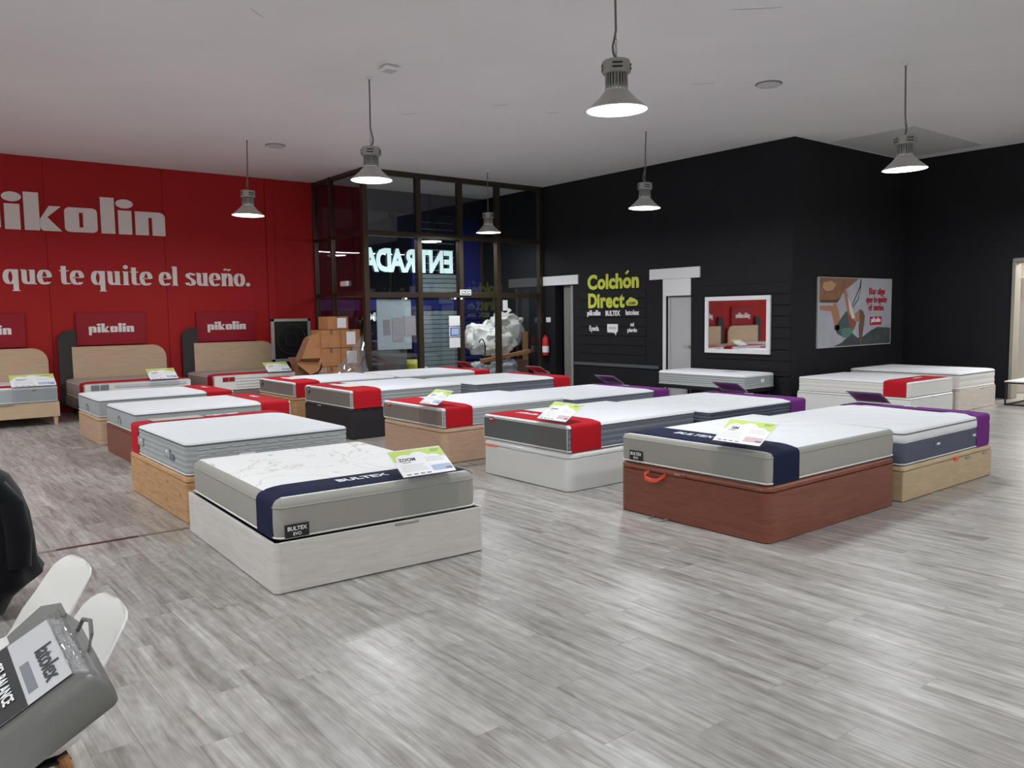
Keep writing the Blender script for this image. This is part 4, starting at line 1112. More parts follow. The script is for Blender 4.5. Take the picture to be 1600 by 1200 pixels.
m, mm = simple(loc, rz, 1.90, 1.40, 0.33, 0.05, 0.635, 'lightoak', 'light oak storage bed base farthest back in the left column', 'mattress with pale grey border on the farthest light oak base at left', 'm_grey', 'm_white_fine', pipe='piping_dark', r=0.06)
g = G(); g.tube([(m.x1+0.004,-0.05,0.43),(m.x1+0.012,-0.06,0.50),(m.x1+0.014,0,0.53),(m.x1+0.012,0.06,0.50),(m.x1+0.004,0.05,0.43)], 0.0035, 6); g.build('fabric_handle', MT['piping_dark'], mm)
runner('mattress_runner', 'red runner on the farthest mattress of the left column', loc, rz, m, 0.042, 0.42, MT['r_red'], word='pikolin', wsize=0.06, logo_word=True)

# ---- middle column, feet towards the left
# brown front
loc, rz = (5.085, 4.175, 0), 0.0
L, W = 1.90, 1.51
b = base('storage_bed_base', 'glossy red-brown storage bed base in the right foreground', loc, rz, L, W, 0.378, 0.055, MT['brownwood'], 0.075, handle=(0.12, 0.20, MT['brownwood']))
g = G()
S_ = [(-0.006,0.40,0.385),(-0.03,0.42,0.37),(-0.045,0.40,0.335),(-0.045,0.33,0.325),(-0.045,0.27,0.335),(-0.035,0.235,0.36),(-0.006,0.22,0.385)]
for p, q in zip(S_[:-1], S_[1:]):
    g.add([(p[0],p[1],p[2]-0.014),(q[0],q[1],q[2]-0.014),(q[0],q[1],q[2]+0.014),(p[0],p[1],p[2]+0.014),(p[0]-0.018,p[1],p[2]-0.014),(q[0]-0.018,q[1],q[2]-0.014),(q[0]-0.018,q[1],q[2]+0.014),(p[0]-0.018,p[1],p[2]+0.014)],
          [(0,1,2,3),(7,6,5,4),(0,4,5,1),(2,6,7,3),(1,5,6,2),(0,3,7,4)])
g.build('pull_strap', MT['orange'], b)
G().box((-0.012, 0.07, 0.398), (-0.008, 0.13, 0.408)).build('maker_plate', MT['steel'], b, 0)
G().tube([(0.0,0.36,0.01),(-0.07,0.35,0.006),(-0.085,0.33,0.006),(-0.085,0.24,0.006),(-0.07,0.22,0.006),(0.0,0.21,0.01)], 0.006, 6).build('floor_stop', MT['steel'], b)
m = Mat(L, W, zmat(.378,.055), 0.675, 0.05, 0.035, 0.018)
mm = mattress('taupe sided mattress with white top on the glossy red-brown base', loc, rz, m, MT['m_taupe'], MT['m_quilt'], puff=0.012, pipe='pipe_taupe', wrap=0.028)
tag_label(mm, m, 0.56, 0.50, 0.15, 0.085, MT['label_black'], 'BULTEX', sub='EVO')
runner('mattress_runner', 'navy BULTEX runner across the foot of the right foreground mattress', loc, rz, m, 0.065, 0.40, MT['r_navy'], word='BULTEX', wsize=0.12, wy=0.12)
sign('lime and white SIM price sign on the right foreground mattress', loc, rz, m, -0.46, title='SIM', pic='ink_pink', lift=0.03)
# white pikolin
loc = (5.18, 6.39, 0); L, W = 1.90, 1.40
b = base('storage_bed_base', 'white storage bed base with rounded corner in the middle', loc, rz, L, W, 0.318, 0.06, MT['whitelac'], 0.085, handle=(0.1, 0.22, MT['whitelac']))
g = G(); g.tube([(-0.004,0.66,0.322),(-0.012,0.6,0.318),(-0.012,0.5,0.318),(-0.004,0.42,0.322)], 0.007, 6); g.build('pull_strap', MT['orange'], b)
m = Mat(L, W, zmat(.318,.06), 0.645, 0.03, 0.025, 0.016)
mm = mattress('blue-grey sided mattress with white top on the white base', loc, rz, m, MT['m_steel'], MT['m_white_fine'], ribs=4, foot=MT['m_dark'])
tag_label(mm, m, 0.53, 0.60, 0.075, 0.05, MT['label_red'], 'pikolin')
runner('mattress_runner', 'red runner with lettering on the mattress over the white base', loc, rz, m, 0.042, 0.44, MT['r_red'], word='pikolin', wsize=0.075, logo_word=True, wy=0.2)
sign('lime and white price sign on the mattress over the white base', loc, rz, m, -0.45, pic='ink_pink', lift=0.02)
# light oak
loc = (5.12, 8.47, 0); L, W = 1.90, 1.42
base('storage_bed_base', 'light oak storage bed base behind the white base', loc, rz, L, W, 0.36, 0.055, MT['lightoak'], 0.08, handle=(0.25, 0.18, MT['paleoak']))
m = Mat(L, W, zmat(.36,.055), 0.645, 0.03, 0.025, 0.014)
mm = mattress('warm grey mattress with white top on the light oak base', loc, rz, m, MT['m_grey'], MT['m_white_fine'], ribs=4, foot=MT['m_taupe_d'])
tag_label(mm, m, 0.53, 0.605, 0.075, 0.055, MT['label_red'], 'pikolin')
runner('mattress_runner', 'red runner on the mattress over the light oak base', loc, rz, m, 0.042, 0.42, MT['r_red'])
sign('lime and white price sign on the mattress over the light oak base', loc, rz, m, -0.40, w=0.40, pic='ink_blue', lift=0.02)
# black
loc = (5.20, 10.97, 0); L, W = 1.90, 1.54
base('storage_bed_base', 'black storage bed base in the middle column', loc, rz, L, W, 0.40, 0.03, MT['blackwood'], 0.02, handle=(0.25, 0.12, MT['steel']))
m = Mat(L, W, zmat(.40,.03), 0.685, 0.03, 0.025, 0.014)
mm = mattress('warm grey ribbed mattress with white top on the black base', loc, rz, m, MT['m_grey'], MT['m_white_fine'], ribs=5, foot=MT['m_taupe_d'])
tag_label(mm, m, 0.60, 0.62, 0.05, 0.10, MT['label_black'], 'pi')
runner('mattress_runner', 'rumpled red runner on the mattress over the black base', loc, rz, m, 0.042, 0.48, MT['r_red'], word='pikolin', wsize=0.07, logo_word=True, wy=0.25, ruffle=0.012)
r = thing('price_card', 'white and orange card lying on the red runner over the black base', 'card', (loc[0], loc[1], 0), rz)
c = G().box((0.14, -0.34, m.z1+0.028), (0.42, 0.16, m.z1+0.031)).build('card', MT['paper'], r, 0)
G().box((0.14, -0.46, m.z1+0.028), (0.42, -0.34, m.z1+0.0312)).build('orange_edge', mat('orange_print', lin(226, 140, 70), 0.5), r, 0)
# far oak
loc = (5.33, 13.19, 0); L, W = 1.90, 1.50
base('storage_bed_base', 'oak storage bed base at the far end of the middle column', loc, rz, L, W, 0.37, 0.05, MT['oak'], 0.05)
m = Mat(L, W, zmat(.37,.05), 0.665, 0.03, 0.025, 0.014)
mm = mattress('warm grey mattress with white top farthest back in the middle column', loc, rz, m, MT['m_grey'], MT['m_white_fine'], ribs=4, foot=MT['m_taupe_d'])
tag_label(mm, m, 0.58, 0.60, 0.045, 0.10, MT['label_black'], 'pi')
runner('mattress_runner', 'red runner on the farthest mattress of the middle column', loc, rz, m, 0.042, 0.46, MT['r_red'], word='pikolin', wsize=0.06, logo_word=True, wy=0.2)
r = thing('price_card', 'white card lying on the farthest red runner of the middle column', 'card', (loc[0], loc[1], 0), rz)
G().box((0.16, -0.30, m.z1+0.026), (0.40, 0.16, m.z1+0.029)).build('card', MT['paper'], r, 0)

# ---- right column, heads towards the middle column, feet to the right
rz = R180
loc = (9.0, 4.17, 0); L, W = 1.88, 1.50
b = base('storage_bed_base', 'low pale oak storage bed base at right with red tag', loc, rz, L, W, 0.268, 0.05, MT['paleoak'], 0.012)
G().box((0.80, W/2-0.004, 0.25), (0.88, W/2+0.012, 0.285), 0.004).build('pull_strap', MT['orange'], b)
for hx in (0.18, 0.58): G().box((hx-0.05, W/2, 0.243), (hx+0.05, W/2+0.012, 0.262), 0.004).build('pull', MT['steel'], b)
m = Mat(L, W, zmat(.268,.05), 0.635, 0.06, 0.03, 0.02)
mm = mattress('pillow-top mattress with slate border on the low pale oak base', loc, rz, m, MT['m_slate'], MT['m_quilt'], collar=0.085, pipe='piping_dark', puff=0.02)
for hx in (1.2, 0.42):
    G().box((hx-0.10, m.hw+0.001, 0.42), (hx+0.10, m.hw+0.006, 0.49), 0.002).build('side_handle', MT['m_slate'], mm)
    G().box((hx-0.03, m.hw+0.005, 0.445), (hx+0.03, m.hw+0.008, 0.465), 0.001).build('side_label', MT['paper'], mm)
runner('mattress_runner', 'purple runner on the pillow-top mattress at right', loc, rz, m, 0.042, 0.36, MT['r_purple'], word='Epeda', wsize=0.07)
sign('purple backed price sign on the pillow-top mattress at right', loc, rz, m, -0.52, w=0.42, back='back_purple', lift=0.0, rise=0.14)
loc = (9.05, 6.27, 0); L, W = 1.92, 1.44
base('storage_bed_base', 'hidden pale base under the dark ribbed mattress', loc, rz, L, W, 0.33, 0.05, MT['whitelac'], 0.03)
m = Mat(L, W, zmat(.33,.05), 0.635, 0.03, 0.025, 0.016)
mm = mattress('dark grey ribbed mattress with purple runner in the right column', loc, rz, m, MT['m_slate'], MT['m_quilt'], ribs=6, pipe='piping_dark', puff=0.01)
runner('mattress_runner', 'purple runner on the dark ribbed mattress', loc, rz, m, 0.042, 0.36, MT['r_purple'], word='Epeda', wsize=0.06)
sign('purple backed price sign on the dark ribbed mattress', loc, rz, m, -0.36, w=0.42, back='back_purple', lift=0.0, rise=0.14)
loc = (9.05, 8.45, 0); L, W = 1.92, 1.44
base('storage_bed_base', 'hidden oak base under the blue-grey mattress', loc, rz, L, W, 0.33, 0.04, MT['lightoak'], 0.03)
m = Mat(L, W, zmat(.33,.04), 0.615, 0.03, 0.025, 0.014)
mm = mattress('blue-grey mattress with purple runner before the lettered wall', loc, rz, m, MT['m_steel'], MT['m_white_fine'], ribs=4, pipe='piping_dark')
runner('mattress_runner', 'purple runner on the blue-grey mattress before the lettered wall', loc, rz, m, 0.042, 0.36, MT['r_purple'], word='Epeda', wsize=0.06)
sign('purple backed price sign on the blue-grey mattress', loc, rz, m, -0.42, w=0.42, back='back_purple', lift=0.0, rise=0.14)
loc = (9.22, 10.78, 0); L, W = 2.0, 1.50
base('storage_bed_base', 'hidden white base under the blue-grey mattress before the lobby', loc, rz, L, W, 0.38, 0.04, MT['whitelac'], 0.03)
m = Mat(L, W, zmat(.38,.04), 0.672, 0.03, 0.025, 0.014)
mattress('blue-grey mattress with red runner right of the black base', loc, rz, m, MT['m_steel'], MT['m_white_fine'], ribs=4, pipe='piping_dark')
runner('mattress_runner', 'red runner at the far end of the mattress right of the black base', loc, rz, m, 0.042, 0.40, MT['r_red'])
sign('red backed price sign on the mattress right of the black base', loc, rz, m, 0.0, w=0.40, back='back_red', lift=0.0, rise=0.14)
loc = (9.33, 13.15, 0); L, W = 2.0, 1.46
base('storage_bed_base', 'hidden oak base of the farthest bed before the lobby glass', loc, rz, L, W, 0.37, 0.04, MT['oak'], 0.03)
m = Mat(L, W, zmat(.37,.04), 0.665, 0.03, 0.025, 0.014)
mattress('white topped mattress farthest back before the lobby glass', loc, rz, m, MT['m_grey'], MT['m_white_fine'], ribs=4)
runner('mattress_runner', 'red runner on the farthest mattress before the lobby glass', loc, rz, m, 0.042, 0.40, MT['r_red'])
sign('red backed price sign farthest back before the lobby glass', loc, rz, m, 0.0, w=0.40, back='back_red', lift=0.0, rise=0.14)

# ---- beds at the black walls
rz = R90
loc = (13.08, 5.86, 0); L, W = 1.92, 1.48
base('storage_bed_base', 'white storage bed base under the cream mattress with red runner', loc, rz, L, W, 0.325, 0.035, MT['whitelac'], 0.02, handle=(-0.1, 0.16, MT['white']))
m = Mat(L, W, zmat(.325,.035), 0.595, 0.05, 0.022, 0.012)
mm = mattress('cream mattress with red runner beside the poster wall', loc, rz, m, MT['m_cream'], MT['m_white_fine'], ribs=3, foot=MT['m_cream'])
runner('mattress_runner', 'red runner on the cream mattress beside the poster wall', loc, rz, m, 0.06, 0.42, MT['r_red'], word='pikolin', wsize=0.06, logo_word=True)
loc = (14.83, 5.88, 0); L, W = 1.95, 1.50
base('storage_bed_base', 'pale ash storage bed base in the far black corner', loc, rz, L, W, 0.345, 0.02, MT['palewood'], 0.06, handle=(-0.12, 0.18, MT['steel']))
m = Mat(L, W, zmat(.345,.02), 0.645, 0.07, 0.035, 0.016)
mattress('cream quilted mattress in the far black corner below the poster', loc, rz, m, MT['m_cream'], MT['m_white'], ribs=2, pipe='piping_dark')
loc = (12.22, 8.42, 0); L, W = 1.98, 0.92
root = thing('slatted_bed_frame', 'black slatted single bed frame below the mirror', 'bed frame', loc, rz)
hw = W/2
for s in (-1, 1): G().box((0.0, s*hw-0.025 if s > 0 else -hw, 0.30), (L, hw if s > 0 else -hw+0.025, 0.36), 0.004).build('side_rail', MT['black_metal'], root)
for x in (0.0, L-0.03): G().box((x, -hw, 0.30), (x+0.03, hw, 0.36), 0.004).build('end_rail', MT['black_metal'], root)
for k in range(12):
    x = 0.10+k*0.155; G().box((x, -hw+0.02, 0.345), (x+0.07, hw-0.02, 0.363), 0.003).build('slat', MT['palewood'], root)
for x in (0.06, L-0.10):
    for s in (-1, 1): G().box((x, s*(hw-0.08)-0.02, 0), (x+0.04, s*(hw-0.08)+0.02, 0.30), 0.003).build('leg', MT['black_metal'], root)
m = Mat(L, W, 0.366, 0.615, 0.05, 0.035, 0.016)
mm = mattress('light grey single mattress below the mirror', loc, rz, m, MT['m_grey'], MT['m_white_fine'], ribs=5)
G().box((m.x0-0.01, -0.12, 0.46), (m.x0-0.002, -0.02, 0.53), 0.003).build('fabric_tag', MT['paper'], mm)
G().box((0.5, -0.15, m.z1+0.016), (0.75, 0.2, m.z1+0.019)).build('label_sheet', MT['ink_grey'], mm, 0)
r = thing('flat_box', 'white flat box stored under the single bed by the mirror', 'box', (12.1, 9.3, 0))
G().box((-0.25,-0.5,0),(0.25,0.5,0.16),0.006).build('carton', MT['paper'], r)
G().box((-0.03,-0.501,0.158),(0.03,0.501,0.163),0.001).build('tape', MT['ink_grey'], r)

# ---- beds along the red wall
def headboard(x0, x1, lab):
    r = thing('headboard', lab, 'headboard', ((x0+x1)/2, YF-0.16, 0), group='oak headboards at the red wall')
    w = x1-x0
    P = [(-w/2,0.1),(w/2,0.1),(w/2,0.98)]+[(w/2-0.25+0.25*math.cos(math.radians(a)), 0.98+0.25*math.sin(math.radians(a))) for a in (15,30,45,60,75,90)]+[(-w/2,1.23)]
    G().prism(P, 0, 0.03, lambda u, v, z: (u, -z, v)).build('oak_panel', MT['headboard'], r)
    for s in (-1, 1): G().box((s*w*.3-0.04,-0.025,0),(s*w*.3+0.04,-0.003,0.101),0.003).build('foot', MT['black_metal'], r)
    D = [(-w/2-0.22,0.1),(-w/2+0.09,0.1),(-w/2+0.09,1.545)]+[(-w/2-0.02+0.20*math.cos(math.radians(a)), 1.345+0.20*math.sin(math.radians(a))) for a in (90,105,120,135,150,165,180)]
    G().prism(D, -0.045, -0.004, lambda u, v, z: (u, -z, v)).build('dark_panel', MT['darkpanel'], r)
headboard(0.87, 2.56, 'oak headboard with one rounded corner at the left edge of the picture')
headboard(2.96, 4.64, 'oak headboard with one rounded corner in the middle of the red wall')
headboard(5.19, 6.88, 'oak headboard with one rounded corner nearest the cartons')
rz = R90
# leftmost: oak frame on legs
loc = (1.67, 15.24, 0); L, W = 1.70, 1.50
root = thing('bed_frame', 'pale oak bed frame on tapered legs at the left edge', 'bed frame', loc, rz)
G().box((0,-W/2,0.14),(0.03,W/2,0.385),0.003).build('foot_rail', MT['headboard'], root)
for s in (-1, 1): G().box((0.03, -W/2 if s < 0 else W/2-0.03, 0.14),(L, -W/2+0.03 if s < 0 else W/2, 0.385),0.003).build('side_rail', MT['headboard'], root)
G().box((0.03,-W/2+0.03,0.30),(L,W/2-0.03,0.38)).build('slat_deck', MT['palewood'], root, 0)
for x in (0.05, L-0.1):
    for s in (-1, 1):
        g = G(); y = s*(W/2-0.06); g.loft([[(x-.02,y-.02,0),(x+.02,y-.02,0),(x+.02,y+.02,0),(x-.02,y+.02,0)],[(x-.035,y-.035,.14),(x+.035,y-.035,.14),(x+.035,y+.035,.14),(x-.035,y+.035,.14)]], True, True); g.build('leg', MT['headboard'], root)
G().box((-0.02,-0.1,0.375),(0.0,0.4,0.388),0.003).build('pull', MT['steel'], root)
m = Mat(L, W, 0.387, 0.645, 0.05, 0.025, 0.014)
mm = mattress('white ribbed mattress on the pale oak frame at the left edge', loc, rz, m, MT['m_grey'], MT['m_white_fine'], ribs=4, foot=MT['m_grey'])
G().box((m.x0-0.014,-0.42,0.585),(m.x0-0.008,-0.36,0.60),0.001).build('brand_label', MT['label_grey'], mm)
runner('mattress_runner', 'red runner on the mattress at the left edge', loc, rz, m, 0.08, 0.36, MT['r_red'], drop=0.08)
sign('price sign on the mattress at the left edge by the red wall', loc, rz, m, -0.40, w=0.66, lift=0.0, rise=0.18, run=0.3)
def upholstered(loc, L, W, lab):
    root = thing('upholstered_bed_base', lab, 'bed base', loc, rz)
    rings = [[(x, y, z) for x, y in rrect(i, L-i, -W/2+i, W/2-i, 0.05)] for i, z in ((0.03,0.14),(0.005,0.16),(-0.012,0.24),(0.0,0.33),(0.03,0.355))]
    G().loft(rings, True, True).build('body', MT['taupe_cloth'], root)
    for x in (0.1, L-0.1):
        for s in (-1, 1): G().lathe([(0.022,0),(0.032,0.14)], 12, (x, s*(W/2-0.12), 0)).build('leg', MT['black_metal'], root)
loc = (3.70, 15.30, 0); L, W = 1.66, 1.80
upholstered(loc, L, W, 'taupe upholstered bed base under the middle wall bed')
m = Mat(L, W, 0.357, 0.635, 0.06, 0.03, 0.016)
mm = mattress('beige sided mattress with white foot on the taupe upholstered base', loc, rz, m, MT['m_beige'], MT['m_beige'], ribs=0, foot=MT['m_cream'])
for k in (0, 1): G().box((m.x0-0.014,0.50+k*0.15,0.52),(m.x0-0.008,0.63+k*0.15,0.61),0.001).build('brand_label', MT['label_grey'], mm)
G().box((m.x0-0.014,-0.80,0.55),(m.x0-0.008,0.40,0.60),0.001).build('printed_band', MT['ink_grey'], mm)
runner('mattress_runner', 'red runner on the mattress of the middle wall bed', loc, rz, m, 0.05, 0.34, MT['r_red'], drop=0.27)
sign('price sign on the middle wall bed', loc, rz, m, -0.42, w=0.50, lift=0.0, rise=0.18, run=0.3)
loc = (5.83, 15.35, 0); L, W = 1.62, 1.66
upholstered(loc, L, W, 'taupe upholstered bed base of the wall bed nearest the cartons')
m = Mat(L, W, 0.357, 0.645, 0.06, 0.03, 0.016)
mm = mattress('beige topped mattress with ribbed white foot nearest the cartons', loc, rz, m, MT['m_beige'], MT['m_beige'], foot=MT['m_cream'])
for k in (0, 1): G().box((m.x0-0.014,0.42+k*0.12,0.53),(m.x0-0.008,0.53+k*0.12,0.61),0.001).build('brand_label', MT['red_board'], mm)
for k in range(4): G().box((m.x0-0.012,-0.78,0.41+k*0.055),(m.x0-0.0085,0.40,0.414+k*0.055),0.001).build('stitching', MT['label_grey'], mm)
runner('mattress_runner', 'red runner on the wall bed nearest the cartons', loc, rz, m, 0.05, 0.34, MT['r_red'], drop=0.27)
sign('price sign on the wall bed nearest the cartons', loc, rz, m, -0.48, w=0.50, lift=0.0, rise=0.18, run=0.3)

# ------------------------------------------------------------------ clutter by the lobby
def carton(label, loc, size, rz=0.0, m='card', sheet=None, flaps=False, rx=0.0):
    r = thing('cardboard_box', label, 'box', loc, rz); r.rotation_euler = (rx, 0, rz)
    w, d, h = size
    G().box((-w/2,-d/2,0),(w/2,d/2,h),0.004).build('carton', MT[m], r)
    G().box((-0.03,-d/2-0.001,h-0.001),(0.03,d/2+0.001,h+0.001)).build('tape', MT['card_dark'], r, 0)
    G().box((-0.03,-d/2-0.002,h-0.09),(0.03,-d/2-0.0005,h)).build('tape', MT['card_dark'], r, 0)
    if sheet:
        x0, z0, x1, z1 = sheet
        G().box((x0,-d/2-0.003,z0),(x1,-d/2-0.0005,z1)).build('paper_label', MT['paper'], r, 0)
    if flaps:
        for s in (-1, 1):
            g = G(); g.box((-w/2,0,0),(w/2,0.004,0.22),0.001); g.build('flap', MT[m], r, loc=(0, s*d/2, h-0.002), rot=(-s*0.9, 0, 0))
    return r
carton('small carton with white label on top of the carton stack', (7.45,15.28,1.47), (0.46,0.4,0.26), 0.05, sheet=(-0.02,0.03,0.18,0.23))
carton('carton with white label, upper right of the stack', (7.70,15.26,1.10), (0.42,0.5,0.36), 0.0, sheet=(-0.10,0.06,0.10,0.32))
carton('plain carton, upper left of the stack', (7.27,15.27,1.10), (0.42,0.48,0.36), 0.03)
carton('carton in the middle right of the stack', (7.70,15.26,0.73), (0.43,0.5,0.36), -0.02, sheet=(-0.1,0.05,0.12,0.3))
carton('carton in the middle left of the stack', (7.26,15.27,0.73), (0.42,0.48,0.36), 0.02)
carton('carton in the lower right of the stack', (7.70,15.26,0.36), (0.44,0.5,0.36), 0.0)
carton('carton in the lower left of the stack', (7.25,15.27,0.36), (0.43,0.5,0.36), 0.0)
carton('wide carton on the floor under the stack', (7.42,15.2,0.0), (0.95,0.62,0.355), 0.0, 'card_dark')
carton('open dark carton left of the stack', (6.82,15.35,0.0), (0.40,0.5,0.78), -0.12, 'card_dark', flaps=True)
carton('low tan carton in front of the stack', (7.12,14.72,0.0), (0.5,0.36,0.56), 0.0)
r = thing('flattened_carton', 'flattened cardboard leaning left of the carton stack', 'cardboard', (6.86,15.05,0.82), 0)
P = [(-0.34,-0.05),(-0.10,0.46),(0.28,0.56),(0.36,0.30),(0.10,-0.22),(-0.08,-0.28)]
G().prism(P, 0, 0.02, lambda u, v, w: (u, -w+v*0.15, v+0.05)).build('sheet', MT['card'], r)
G().prism([(-0.38,0.02),(-0.30,-0.02),(-0.06,0.46),(-0.14,0.44)], 0.02, 0.05, lambda u, v, w: (u, -w+v*0.15, v+0.05)).build('fold', MT['card_dark'], r)
r = thing('framed_fan_panel', 'grey framed round fan panel leaning on the red wall', 'panel', (6.98,16.35,0), 0)
G().box((-0.40,-0.02,0.0),(0.42,0.02,1.68),0.004).build('backing', MT['black_metal'], r)
for lo, hi in (((-.42,-.035,0),(-.36,.03,1.7)),((.38,-.035,0),(.44,.03,1.7)),((-.42,-.035,1.64),(.44,.03,1.7)),((-.42,-.035,0.8),(.44,.03,0.86))):
    G().box(lo, hi, 0.005).build('frame_rail', MT['steel'], r)
for rr in (0.14, 0.31): G().tube([(rr*math.cos(t)+0.01, -0.03, 1.26+rr*math.sin(t)) for t in (2*math.pi*k/24 for k in range(24))], 0.008, 6, True).build('fan_ring', MT['label_black'] if rr < 0.2 else MT['darkpanel'], r)
r = thing('cardboard_sheet', 'upright cardboard sheet standing behind the carton stack', 'cardboard', (7.84,15.62,0.0), 0.0)
G().prism([(-0.12,0),(0.10,0),(0.10,1.0),(0.02,1.72),(-0.02,1.72),(-0.14,1.45)], 0, 0.015, lambda u, v, w: (u, -w, v)).build('sheet', MT['card'], r)
# plastic film over the cartons
def film(label, loc, w, h, seed, lean=0.2, m='film'):
    r = thing('plastic_wrap', label, 'plastic wrap', loc)
    g = G(); nx, nz = 22, 22; rows = []
    for j in range(nz+1):
        row = []
        for i in range(nx+1):
            u, v = i/nx, j/nz
            top = h*(0.30+0.70*u**1.3)
            x = (u-0.5)*w; z = v*top
            y = -0.10*(1-v)-lean*(1-v)+0.05*noise.noise(Vector((u*6+seed, v*6, 1)))+0.03*noise.noise(Vector((u*17, v*15+seed, 4)))
            row.append((x+0.02*noise.noise(Vector((v*9, u*7, seed))), y, z+0.03*noise.noise(Vector((u*9+seed, 2, 3)))*v))
        rows.append(row)
    g.loft(rows, closed=False); 
    o = g.build('sheet', MT[m], r, 0)
    return r
film('crumpled clear film draped over the carton stack', (7.48,14.98,0.01), 0.95, 1.38, 3.0, 0.22)
film('crumpled clear film around the open dark carton', (6.80,14.98,0.01), 0.62, 0.78, 9.0, 0.15)

# sacks and boards in the lobby
def sack(label, loc, size, seed, m='bagwhite', rz=0.0):
    r = thing('plastic_sack', label, 'sack', loc, rz, 'plastic sacks heaped in the lobby')
    g = G(); rings = []; nu, nv = 44, 26
    for j in range(nv+1):
        ph = math.pi*(j/nv-0.5); ring = []
        for i in range(nu):
            th = 2*math.pi*i/nu
            v = Vector((math.cos(th)*math.cos(ph), math.sin(th)*math.cos(ph), math.sin(ph)))
            k = 1+0.34*noise.noise(v*1.9+Vector((seed, 0, 0)))+0.24*abs(noise.noise(v*2.8+Vector((0, seed, 0))))+0.05*abs(noise.noise(v*7+Vector((seed, 2, 0))))-0.09
            q = abs(v.x)**0.7*(1 if v.x > 0 else -1), abs(v.y)**0.7*(1 if v.y > 0 else -1), abs(v.z)**0.8*(1 if v.z > 0 else -1)
            ring.append((q[0]*size[0]/2*k, q[1]*size[1]/2*k, max(0.0, (q[2]*0.5*k+0.5)*size[2])))
        rings.append(ring)
    g.loft(rings, True, True); g.build('sack_body', MT[m], r, 24)
    g = G(); g.tube([(size[0]*.12, 0, size[2]*.98), (size[0]*.16, -0.02, size[2]*1.06), (size[0]*.2, -0.03, size[2]*1.12)], [0.02, 0.03, 0.06], 7); g.build('tied_neck', MT[m], r)
    return r
sack('largest white sack on top of the lobby heap', (12.12,15.62,0.92), (1.0,0.7,0.82), 1.0, rz=0.2)
sack('white sack at the left of the lobby heap', (11.42,15.55,0.78), (0.82,0.6,0.72), 5.0, rz=-0.3)
sack('white sack draped over the middle of the lobby heap', (11.74,15.38,0.74), (0.9,0.4,0.62), 8.0)
sack('pale grey film sack low in the lobby heap', (11.82,15.30,0.08), (0.85,0.5,0.55), 12.0, 'baggrey')
sack('small pale sack low at the left of the lobby heap', (11.12,15.32,0.12), (0.42,0.4,0.5), 15.0, 'baggrey')
carton('brown carton under the sacks, right', (12.2,15.55,0.0), (0.7,0.6,0.62), 0.05, 'card_dark')
carton('brown carton under the sacks, left', (11.40,15.72,0.0), (0.6,0.5,0.60), -0.05, 'card_dark')
r = thing('wooden_plank', 'tan board lying across the sack heap', 'board', (11.9,15.12,0.74), 0.0)
G().box((-0.85,-0.04,-0.03),(0.62,0.04,0.06),0.004).build('board', MT['card'], r, rot=(0,-0.12,0))
r = thing('cardboard_sheet', 'tall cardboard sheet standing right of the sacks', 'cardboard', (12.58,15.35,0.0), 0.0)
G().box((-0.09,-0.01,0),(0.07,0.01,1.30),0.003).build('sheet', MT['card'], r)
G().box((-0.095,-0.02,1.1),(-0.02,-0.008,1.28),0.002).build('flap', MT['card'], r)
r = thing('cable_loop', 'dark cable loop hanging beside the white sacks', 'cable', (11.12,15.2,0.70), 0.0)
G().tube([(0.02+0.10*math.cos(t), 0, 0.22+0.24*math.sin(t)) for t in (math.radians(-80+k*20) for k in range(12))], 0.014, 7).build('cable', MT['black_metal'], r)
r = thing('storage_tub', 'tall grey tub in the lobby behind the notice board', 'tub', (8.72,15.35,0), 0.0)
rings = [[(x, y, z) for x, y in rrect(-0.38+i, 0.38-i, -0.25+i, 0.25-i, 0.06)] for i, z in ((0.05,0),(0.04,0.02),(0.0,1.12),(-0.02,1.13),(-0.02,1.16),(0.01,1.17))]
G().loft(rings, True, True).build('tub_body', MT['bintub'], r)
G().loft([[(x, y, z) for x, y in rrect(-0.40, 0.40, -0.27, 0.27, 0.06)] for z in (1.165, 1.20)], True, True).build('lid', MT['bintub'], r)
r = thing('floor_cleaner', 'olive yellow floor cleaning machine in the lobby', 'cleaning machine', (9.33,15.35,0), 0.3)
G().loft([[(x, y, z) for x, y in rrect(-0.26+i, 0.26-i, -0.22+i, 0.22-i, 0.1)] for i, z in ((0.05,0.06),(0.0,0.14),(0.0,0.40),(0.05,0.52))], True, True).build('tank', MT['black_metal'], r)
G().loft([[(x, y, z) for x, y in rrect(-0.28+i, 0.28-i, -0.24+i, 0.24-i, 0.12)] for i, z in ((0.02,0.52),(0.0,0.56),(0.03,0.68),(0.12,0.76))], True, True).build('hood', MT['yellowgreen'], r)
G().box((0.02,-0.25,0.16),(0.20,-0.20,0.5),0.02).build('front_shell', MT['yellowgreen'], r)
G().box((0.0,-0.265,0.55),(0.24,-0.22,0.60),0.015).build('handle', MT['white'], r)
for s in (-1, 1):
    g = G(); g.lathe([(0,-0.03),(0.08,-0.03),(0.09,-0.02),(0.09,0.02),(0.08,0.03),(0,0.03)], 16); g.build('wheel', MT['black_metal'], r, loc=(s*0.27, 0, 0.09), rot=(0, R90, 0))

